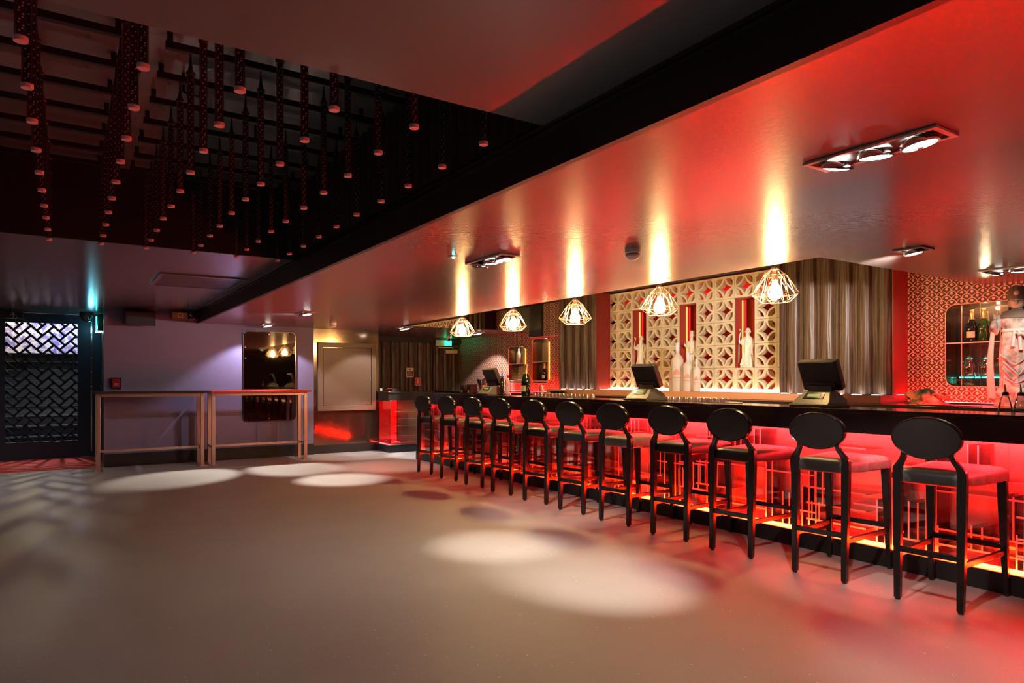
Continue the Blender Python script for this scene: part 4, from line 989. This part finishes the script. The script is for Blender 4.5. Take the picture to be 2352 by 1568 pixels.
for k, (x, lb) in enumerate(((10.98, 'pale clear bottle on the far niche shelf, closer to the exit'), (10.76, 'pale clear bottle on the far niche shelf, closer to the magnum'))):
    bottle('spirit_bottle', lb, (WX + 0.1, x, 1.605), [(0.04, 0), (0.043, 0.005), (0.043, 0.19), (0.03, 0.22), (0.014, 0.25), (0.014, 0.3), (0.004, 0.301)], mat('pale_green_bottle', (0.6, 0.68, 0.55), 0.1, trans=0.3), [(0.016, 0.29), (0.016, 0.318), (0.004, 0.319)], 'black')
# frosted vodka bottles of four sizes before the block screen
def vodka(label, px, h, w, X, zb=1.1405):
    q = onX(px, 890, X); r = w / 2
    P = [(r * 0.96, 0), (r, h * 0.012), (r, h * 0.62), (r * 0.97, h * 0.66), (r * 0.7, h * 0.72), (r * 0.36, h * 0.765), (r * 0.3, h * 0.8), (r * 0.29, h * 0.97), (r * 0.1, h * 0.972)]
    t = bottle('vodka_bottle', label, (X, q.y, zb), P, 'frost', [(r * 0.34, h * 0.82), (r * 0.34, h * 0.995), (r * 0.1, h)], 'purcap')
    # printed arched building and lettering lines
    mb = MB(); K = 12; zc, rr = h * 0.34, r * 1.012; a0 = 215
    for k in range(K):
        def pt(u, z): a = math.radians(a0 + u); return mb.v((rr * math.cos(a), rr * math.sin(a), z))
        u0, u1 = -34 + 68 * k / K, -34 + 68 * (k + 1) / K
        hz = lambda u: zc + h * (0.03 + 0.085 * math.cos(math.radians(u * 90 / 36)))
        mb.face([pt(u0, zc), pt(u1, zc), pt(u1, hz(u1)), pt(u0, hz(u0))])
    mb.build('print', 'pinklab', t, smooth=60)
    mb = MB()
    for k in range(9):
        for dz in (0, 1):
            if dz == 0 or k % 3 != 1:
                a = math.radians(a0 - 40 + 9 * k); a2 = a + math.radians(5); z0 = h * (0.26 - 0.05 * dz)
                mb.face([mb.v((rr * math.cos(q_), rr * math.sin(q_), z_)) for q_, z_ in ((a, z0), (a2, z0), (a2, z0 + h * (0.03 if dz == 0 else 0.012)), (a, z0 + h * (0.03 if dz == 0 else 0.012)))])
    mb.build('lettering', 'pinklab', t, smooth=60)
    return t
vodka('tallest frosted vodka bottle with lilac cap before the block screen', 1556, 0.66, 0.165, 6.95)
vodka('second tallest frosted vodka bottle, just in front of the yellow-robed statuette', 1580, 0.52, 0.135, 6.93)
vodka('slim frosted vodka bottle at the wide oak panel end of the group', 1600, 0.43, 0.10, 6.9)
vodka('small frosted vodka bottle half hidden behind the tallest one', 1544, 0.41, 0.095, 7.08)
# glass jars in the large niche
def jar(label, y, x):
    t = thing('glass_jar', label, 'jar', (x, y, 1.3105)); t.scale = (0.6, 0.6, 0.85)
    MB().lathe([(0.075, 0), (0.085, 0.012), (0.095, 0.05), (0.1, 0.1), (0.095, 0.15), (0.075, 0.185), (0.068, 0.2), (0.072, 0.215), (0.066, 0.215), (0.062, 0.2)], 28).build('glass', 'jar', t, smooth=50)
    MB().lathe([(0.078, 0.216), (0.08, 0.222), (0.06, 0.235), (0.02, 0.245), (0.016, 0.265), (0.004, 0.27)], 24).build('lid', 'jar', t, smooth=50)
    for s_ in (-1, 1): MB().tube([(0, s_ * 0.07, 0.2), (0, s_ * 0.1, 0.19), (0, s_ * 0.105, 0.165)], 0.005, 6).build('handle', 'jar', t)
    return t
q = onX(2225, 850, WX + 0.1); jar('clear lidded glass jar in the large niche, beside the tall wire', q.y, WX + 0.11)
q = onX(2258, 850, WX + 0.1); jar('clear lidded glass jar in the large niche, closer to the statue', q.y - 0.02, WX + 0.12)
# pour bottles at the open end
for k, (px, lb) in enumerate(((2309, 'cone-shaped clear pour bottle, the one closer to the olive cloth'), (2345, 'cone-shaped clear pour bottle in front of the tall statue'))):
    q = onX(px, 945, 4.97)
    t = bottle('pour_bottle', lb, (4.97, q.y, 1.0855), [(0.04, 0), (0.042, 0.005), (0.038, 0.04), (0.022, 0.1), (0.016, 0.115), (0.004, 0.116)], 'jar', [(0.017, 0.112), (0.019, 0.115), (0.019, 0.128), (0.012, 0.135), (0.004, 0.136)], 'black', group='pour bottles on the bar')
    MB().tube([(0, 0, 0.134), (0, 0, 0.15), (0.004, 0.004, 0.185)], [0.007, 0.006, 0.003], 8).build('spout', 'chrome', t)
# blue and pink plastic bottles, cup and black boxes by the far till
q = onX(1165, 900, 5.02)
bottle('squeeze_bottle', 'clear squeeze bottle with a lilac label beside the far till', (5.02, q.y - 0.02, 1.0855), [(0.035, 0), (0.036, 0.005), (0.036, 0.2), (0.03, 0.225), (0.014, 0.24), (0.004, 0.241)], 'jar', [(0.016, 0.235), (0.016, 0.275), (0.004, 0.276)], 'red', [('front_label', 0.037, 0.01, 0.13, 120, 260, 'purcap')])
q = onX(1153, 900, 4.95)
bottle('pump_bottle', 'dark bottle with a blue pump top beside the far till', (4.95, q.y, 1.0855), [(0.026, 0), (0.027, 0.004), (0.027, 0.22), (0.012, 0.24), (0.004, 0.241)], 'bottleg', [(0.03, 0.24), (0.03, 0.255), (0.01, 0.258), (0.01, 0.29), (0.02, 0.292), (0.004, 0.3)], mat('blue_plastic', (0.05, 0.1, 0.5), 0.35))
for k, (px, hh, ww, lb) in enumerate(((1074, 0.13, 0.1, 'black napkin caddy on the bar, furthest along by the flap'.replace('furthest along by', 'beside')), (1091, 0.14, 0.12, 'black cup box on the bar next to the far till'))):
    q = onX(px, 900, 4.98); t = thing('bar_caddy', lb, 'caddy', (4.93, q.y, 1.0855))
    MB().ring(rrect(-ww / 2, ww / 2, -ww / 2, ww / 2, 0.01, 3), rrect(-ww / 2 + .006, ww / 2 - .006, -ww / 2 + .006, ww / 2 - .006, 0.006, 3), FZ(0), 0, hh).build('box', 'black', t, smooth=0)
    MB().box(-ww / 2 + .005, ww / 2 - .005, -ww / 2 + .005, ww / 2 - .005, 0.0, 0.06).build('filling', 'black', t, smooth=0)
    MB().box(-ww / 2 - 0.003, -ww / 2, -0.02, 0.02, 0.02, 0.055).build('label', 'white', t, smooth=0)
# straws bunch: dark spray standing in the caddy
q = onX(1098, 895, 5.03); t = thing('straw_holder', 'holder of black drinking straws fanning out beside the far till', 'straws', (5.085, q.y - 0.02, 1.0855))
MB().lathe([(0.04, 0), (0.045, 0.13), (0.04, 0.13), (0.036, 0.01)], 18).build('cup', mat('copper_cup', (0.5, 0.3, 0.15), 0.3, 0.8), t)
mb = MB(); r = random.Random(2)
for k in range(40):
    a = r.uniform(0, 2 * PI); d = r.uniform(0.2, 1.0); mb.tube([(0.02 * d * math.cos(a), 0.02 * d * math.sin(a), 0.015), (0.085 * d * math.cos(a), 0.085 * d * math.sin(a), 0.21 + 0.02 * r.random())], 0.003, 5)
o = mb.build('straws', 'black', t); o['kind'] = 'stuff'
# bits on the short return
t = thing('wall_socket', 'small white socket on the top of the short bar return', 'socket', (4.80, 11.75, 1.085)); MB().box(-0.02, 0.02, -0.03, 0.03, 0.0, 0.05).build('plate', 'white', t, bevel=0.003); MB().box(-0.024, -0.02, -0.012, 0.012, 0.02, 0.032).build('slot', 'black', t)
t = thing('tape_dispenser', 'low black object with a red handle on the short bar return', 'dispenser', (5.0, 11.6, 1.0865))
MB().loft([[Vector((x, y, z)) for x, y in ellipse(0.11 * s_, 0.07 * s_, 20)] for z, s_ in ((0.0, 1.0), (0.02, 1.0), (0.05, 0.7), (0.06, 0.4))]).build('body', 'black', t)
MB().tube([(-0.12, -0.02, 0.005), (-0.16, -0.03, 0.03), (-0.14, -0.05, 0.05), (-0.06, -0.06, 0.045)], 0.01, 8).build('handle', 'red', t)
# cloth heap
q = onX(2120, 915, 6.7)
t = thing('bar_cloth', 'crumpled olive cloth heaped on the back counter below the scale wallpaper', 'cloth', (6.68, q.y - 0.05, 1.063))
mb = MB(); r = random.Random(8); RN = []
for i in range(15):
    v = i / 14; ring = []
    for k in range(44):
        a = 2 * PI * k / 44; rr = (1 - v) ** 0.55 * (1 + 0.14 * math.sin(3 * a + 5 * v) + 0.09 * math.sin(7 * a + 9 * v) + 0.05 * math.sin(13 * a))
        ring.append(Vector((0.12 * rr * math.cos(a), 0.185 * rr * math.sin(a), 0.004 + 0.1 * v * (1 + 0.35 * math.sin(2 * a + 1.0)) + 0.012 * math.sin(5 * a + 8 * v) * v)))
    RN.append(ring)
mb.loft(RN).build('heap', 'cloth', t, smooth=80)
mb = MB(); g_ = []
for i in range(13):
    u = i / 12; g_.append([Vector((-0.05 + 0.09 * (k / 8) , -0.17 + 0.36 * u, 0.075 + 0.035 * math.sin(7 * u + 0.5 * k) + 0.012 * k * math.sin(3 * u) * 0.5)) for k in range(9)])
mb.loft(g_, cap=False, closed=False); o = mb.build('fold', 'cloth', t, smooth=80); sd = o.modifiers.new('thick', 'SOLIDIFY'); sd.thickness = 0.006

# ------------------------------------------------------------------ statuettes and the tall statue
def robe(levels, folds, n=48, amp=0.012, z_fade=1.0):
    out = []; zm = levels[-1][0]
    for z, cx, cy, rx, ry in levels:
        f = amp * max(0.0, 1 - z / (zm * z_fade)); ring = []
        for k in range(n):
            a = 2 * PI * k / n; w = 1 + f / max(rx, 0.01) * (math.sin(folds * a + 4 * z) + 0.5 * math.sin((folds * 2 - 1) * a - 9 * z))
            ring.append(Vector((cx + rx * w * math.cos(a), cy + ry * w * math.sin(a), z)))
        out.append(ring)
    return out
def hand(mb, p, d, s):
    """palm with four fingers and a thumb, pointing along d"""
    p, d = Vector(p), Vector(d).normalized(); a = d.orthogonal().normalized(); b = d.cross(a)
    mb.ball(p, 0.5 * s, 0.5 * s, 0.55 * s, 10, 6)
    for k in range(4):
        q = p + a * (k - 1.5) * 0.26 * s
        mb.tube([q, q + d * (0.75 + 0.12 * math.sin(PI * (k + 1) / 5)) * s + b * 0.1 * s, q + d * (1.1 + 0.15 * math.sin(PI * (k + 1) / 5)) * s + b * 0.35 * s], [0.15 * s, 0.13 * s, 0.1 * s], 6)
    mb.tube([p - a * 0.4 * s, p - a * 0.75 * s + d * 0.3 * s, p - a * 0.8 * s + d * 0.65 * s], [0.17 * s, 0.15 * s, 0.11 * s], 6)
def remesh(o, v, sm=1):
    r = o.modifiers.new('one_body', 'REMESH'); r.mode = 'VOXEL'; r.voxel_size = v; r.use_smooth_shade = True
    if sm: q = o.modifiers.new('soft', 'SMOOTH'); q.factor = 0.4; q.iterations = sm
def sage(label, loc, rz, robe_m, head_m, bald, staff, lean=0.0, shawl=None, gold=False):
    t = thing('statuette', label, 'statuette', loc, rz)
    mb = MB()
    lv = [(0.028, 0, 0, 0.058, 0.085), (0.05, 0, 0, 0.056, 0.08), (0.12, 0, lean * 0.2, 0.05, 0.068), (0.2, 0, lean * 0.5, 0.046, 0.06), (0.27, -0.004, lean * 0.8, 0.044, 0.055), (0.33, 0, lean, 0.046, 0.062), (0.375, 0, lean, 0.04, 0.062), (0.395, 0, lean, 0.03, 0.045), (0.41, 0, lean, 0.018, 0.02), (0.44, 0, lean, 0.018, 0.018)]
    mb.loft(robe(lv, 7, amp=0.016, z_fade=0.85))
    L = lean
    # sleeves: one arm raised holding the staff, one hanging with a wide cuff
    mb.tube([(0, L + 0.055, 0.37), (-0.03, L + 0.075, 0.31), (-0.06, L + 0.085, 0.335)], [0.024, 0.026, 0.02], 12)
    mb.tube([(0, L - 0.055, 0.37), (-0.012, L - 0.075, 0.29), (-0.04, L - 0.055, 0.235), (-0.045, L - 0.07, 0.15)], [0.024, 0.026, 0.027, 0.012], 12)
    hand(mb, (-0.066, L + 0.088, 0.345), (-0.2, 0.1, 1), 0.016); hand(mb, (-0.055, L - 0.04, 0.24), (-1, 0.5, 0), 0.016)
    # head
    mb.ball((0, L, 0.468), 0.036, 0.034, 0.046 if bald else 0.04, 16, 12)
    mb.ball((-0.036, L, 0.462), 0.008, 0.007, 0.011, 8, 6)
    for s_ in (-1, 1):
        mb.ball((0.0, L + s_ * 0.034, 0.46), 0.009, 0.006, 0.016, 8, 6); mb.ball((-0.03, L + s_ * 0.013, 0.478), 0.007, 0.011, 0.004, 8, 6); mb.ball((-0.028, L + s_ * 0.018, 0.455), 0.01, 0.012, 0.01, 8, 6)
    body = mb.build('body', robe_m, t, smooth=60); remesh(body, 0.0042, 2)
    MB().loft(robe([(0.30, -0.044, L, 0.004, 0.006), (0.34, -0.046, L, 0.009, 0.014), (0.40, -0.04, L, 0.014, 0.02), (0.435, -0.034, L, 0.014, 0.022), (0.448, -0.03, L, 0.008, 0.014)], 5, 20, 0.001)).build('beard', head_m, t, smooth=70)
    for s_ in (-1, 1): MB().ball((-0.0345, L + s_ * 0.013, 0.47), 0.004, 0.006, 0.0025, 8, 6).build('eye', 'darkstone', t)
    MB().bar((-0.0365, L - 0.008, 0.4475), (-0.0365, L + 0.008, 0.4475), 0.004, 0.0025).build('mouth', 'pinkpaint', t)
    MB().loft([[Vector((x * s_, y * s_, z)) for x, y in ellipse(0.075, 0.1, 24)] for z, s_ in ((0, 1.0), (0.02, 1.0), (0.03, 0.88))]).build('base', robe_m, t, smooth=50)
    if not bald: MB().loft(robe([(0.486, 0.006, L, 0.036, 0.036), (0.505, 0.008, L, 0.034, 0.034), (0.515, 0.01, L, 0.03, 0.03), (0.53, 0.012, L, 0.022, 0.03), (0.535, 0.012, L, 0.01, 0.014)], 4, 24, 0.002)).build('cap', head_m, t, smooth=50)
    if staff:
        MB().tube([(-0.07, L + 0.098, 0.06), (-0.07, L + 0.096, 0.34), (-0.066, L + 0.085, 0.43), (-0.06, L + 0.07, 0.47), (-0.06, L + 0.085, 0.49), (-0.06, L + 0.095, 0.475)], 0.0045, 8).build('staff', head_m, t)
    if shawl:
        MB().loft([[Vector((0.012 + (0.056 - 0.02 * v) * math.cos(a), L * v + (0.074 - 0.006 * v) * math.sin(a), 0.07 + 0.32 * v)) for a in [math.radians(-95 + 190 * k / 16) for k in range(17)]] for v in (0, 0.25, 0.5, 0.75, 1.0)], cap=False, closed=False).build('cloak', shawl, t, smooth=70).modifiers.new('thick', 'SOLIDIFY').thickness = 0.006
    if gold:
        MB().ball((-0.055, L - 0.05, 0.075), 0.02, 0.03, 0.045).build('gold_ornament', 'gold', t)
        MB().tube([(-0.05, L - 0.03, 0.21), (-0.052, L, 0.2), (-0.05, L + 0.03, 0.21)], 0.008, 8).build('sash', 'gold', t)
    return t
zn = 1.4522
for px, lb, args in ((1474, 'porcelain statuette of a bearded figure in pink cloak, niche behind the second till', (True, True, 0.0, 'pinkpaint')),
                     (1590, 'statuette of a capped figure with gold sash, niche behind the vodka bottles', (False, False, 0.0, 'pinkpaint', True)),
                     (1718, 'white statuette of a bald bearded sage with staff, in the brightest niche', (True, True, 0.0))):
    q = onX(px, 800, WX + 0.085); sage(lb, (WX + 0.085, q.y, zn), 0.45, 'statue', 'statue', *args)

qs = onX(2336, 800, 6.96)
t = thing('tall_statue', 'tall weathered robed statue with raised hand standing on the back counter', 'statue', (6.96, qs.y, 1.063), 0.28)
mb = MB()
lv = [(0.14, 0, 0, 0.085, 0.125), (0.2, 0, 0, 0.085, 0.12), (0.3, 0, 0, 0.08, 0.115), (0.42, 0, 0, 0.078, 0.125), (0.55, 0, 0, 0.072, 0.122), (0.66, 0, 0, 0.064, 0.105), (0.7, -0.004, 0, 0.066, 0.105), (0.76, -0.008, 0, 0.07, 0.118), (0.81, -0.004, 0, 0.06, 0.125), (0.835, 0, 0, 0.045, 0.095), (0.85, 0, 0, 0.03, 0.04), (0.89, 0, 0, 0.028, 0.03)]
mb.loft(robe(lv, 8, 64, 0.012, 0.72))
mb.ball((-0.004, 0, 0.915), 0.056, 0.058, 0.07, 24, 16)
mb.ball((-0.06, 0, 0.908), 0.011, 0.01, 0.018, 10, 8)
for s_ in (-1, 1):
    mb.ball((-0.036, s_ * 0.028, 0.893), 0.014, 0.018, 0.016, 10, 8); mb.ball((-0.05, s_ * 0.023, 0.935), 0.008, 0.019, 0.005, 10, 6); mb.ball((0.004, s_ * 0.058, 0.9), 0.012, 0.008, 0.032, 10, 8)
mb.ball((-0.043, 0, 0.868), 0.01, 0.014, 0.01, 10, 8)
# her raised arm (towards larger y) and the other arm held across
mb.tube([(0, 0.115, 0.8), (0.0, 0.15, 0.72), (-0.015, 0.165, 0.655), (-0.045, 0.165, 0.7), (-0.06, 0.155, 0.755)], [0.035, 0.038, 0.036, 0.03, 0.02], 14)
mb.tube([(0, -0.115, 0.8), (0.0, -0.15, 0.72), (-0.03, -0.15, 0.64), (-0.085, -0.09, 0.62), (-0.095, -0.05, 0.63)], [0.035, 0.038, 0.036, 0.03, 0.02], 14)
hand(mb, (-0.064, 0.152, 0.78), (0, 0.05, 1), 0.03); hand(mb, (-0.1, -0.03, 0.635), (0, 1, 0.2), 0.03)
body = mb.build('body', 'statue2', t, smooth=70); remesh(body, 0.006, 1)
MB().loft([[Vector((-0.053 - 0.007 * math.cos(PI * v / 2) + 0.016 * abs(u) ** 2 * 1.2, 0.047 * u * math.cos(0.9 * v), 0.912 + 0.052 * v)) for u in [-1 + 0.1 * k for k in range(21)]] for v in [-1 + 0.2 * k for k in range(11)]], cap=False, closed=False).build('face_paint', 'face', t, smooth=80).modifiers.new('thick', 'SOLIDIFY').thickness = 0.006
fp = [c for c in t.children if c.name.startswith('face_paint')][0]
MB().ball((-0.066, 0, 0.908), 0.009, 0.009, 0.017, 10, 8).build('nose', 'face', fp)
for s_ in (-1, 1):
    MB().tube([(-0.058, s_ * 0.012, 0.924), (-0.0595, s_ * 0.022, 0.922), (-0.053, s_ * 0.034, 0.926)], 0.0028, 6).build('eye', 'darkstone', fp)
    MB().tube([(-0.060, s_ * 0.01, 0.938), (-0.060, s_ * 0.022, 0.943), (-0.052, s_ * 0.036, 0.939)], 0.002, 6).build('eyebrow', 'darkstone', fp)
MB().tube([(-0.0615, -0.016, 0.882), (-0.065, 0, 0.879), (-0.0615, 0.016, 0.882)], 0.0035, 6).build('lips', 'pinkpaint', fp)
MB().loft(robe([(0.94, 0.004, 0, 0.062, 0.066), (0.955, 0.004, 0, 0.066, 0.069), (0.985, 0.006, 0, 0.064, 0.066), (1.01, 0.008, 0, 0.056, 0.06), (1.035, 0.01, 0, 0.048, 0.056), (1.055, 0.01, 0, 0.034, 0.04), (1.06, 0.01, 0, 0.012, 0.015)], 9, 48, 0.004, 2.0)).build('headdress', 'darkstone', t, smooth=60)
MB().ball((-0.062, 0, 0.99), 0.012, 0.022, 0.022).build('headdress_jewel', 'face', t)
MB().loft([[Vector((0.02 + 0.05 * math.cos(a), 0.064 * math.sin(a), z)) for a in [math.radians(-100 + 200 * k / 16) for k in range(17)]] for z in (0.85, 0.9, 0.95)], cap=False, closed=False).build('hair', 'darkstone', t, smooth=70).modifiers.new('thick', 'SOLIDIFY').thickness = 0.012
MB().loft(robe([(0.775, -0.012, 0, 0.071, 0.122), (0.805, -0.006, 0, 0.066, 0.126), (0.835, 0, 0, 0.05, 0.1), (0.852, 0, 0, 0.034, 0.045)], 3, 40, 0.001)).build('collar', 'darkstone', t, smooth=70)
MB().loft(robe([(0.655, 0, 0, 0.07, 0.112), (0.668, 0, 0, 0.073, 0.114), (0.68, 0, 0, 0.07, 0.11)], 3, 40, 0.0)).build('belt', 'pinkpaint', t, smooth=60)
mb = MB()
for y0, y1 in ((-0.018, -0.034), (0.012, 0.022)):
    mb.loft([[Vector((x, y0 + (y1 - y0) * v + w_ * (0.011 + 0.006 * v), z)) for x, w_ in ((-0.082 - 0.006 * v, -1), (-0.09 - 0.006 * v, -0.6), (-0.09 - 0.006 * v, 0.6), (-0.082 - 0.006 * v, 1))] for v, z in ((0, 0.665), (0.3, 0.62), (0.7, 0.56), (1.0, 0.51 + y0))])
mb.build('sash', 'pinkpaint', t, smooth=50)
for y0, y1, ym, z, dz, m in ((-0.115, 0.115, 0.01, 0.46, 0.10, 'statue2'), (-0.1, 0.1, -0.02, 0.4, 0.13, 'bluepaint'), (-0.09, 0.1, 0.02, 0.34, 0.11, 'statue2'), (-0.1, 0.09, 0.0, 0.26, 0.06, 'bluepaint')):
    pts = []
    for i in range(13):
        y = y0 + (y1 - y0) * i / 12; k = 1 - abs(y - ym) / (abs(y1 - ym) if y > ym else abs(y0 - ym))
        pts.append((-0.062 - 0.03 * max(k, 0.0) ** 0.7, y, z - dz * k))
    MB().tube(pts, 0.006, 8).build('drape', m, t)
mb = MB(); n = 14; rg = []
for i in range(n + 1):
    v = i / n; cxx, cyy, zz = -0.02 - 0.03 * v, 0.17 + 0.02 * math.sin(3 * v), 0.67 - 0.6 * v
    w = 0.017 + 0.016 * v
    rg.append([Vector((cxx + 0.012 * math.sin(a) , cyy + w * math.cos(a), zz)) for a in [2 * PI * k / 12 for k in range(12)]])
mb.loft(rg).build('scarf', mat('aged_cream_paint', (0.4, 0.31, 0.24), 0.6), t, smooth=60)
rk = MB(); rr = random.Random(4); RN = []
for z, s_ in ((0, 1.0), (0.04, 1.05), (0.08, 0.92), (0.12, 1.02), (0.16, 0.86), (0.18, 0.6)):
    RN.append([Vector((0.11 * s_ * (1 + 0.1 * math.sin(5 * a + 30 * z)) * math.cos(a), 0.15 * s_ * (1 + 0.1 * math.sin(5 * a + 30 * z)) * math.sin(a), z)) for a in [2 * PI * k / 40 for k in range(40)]])
rk.loft(RN).build('rock_base', 'statue2', t, smooth=50)
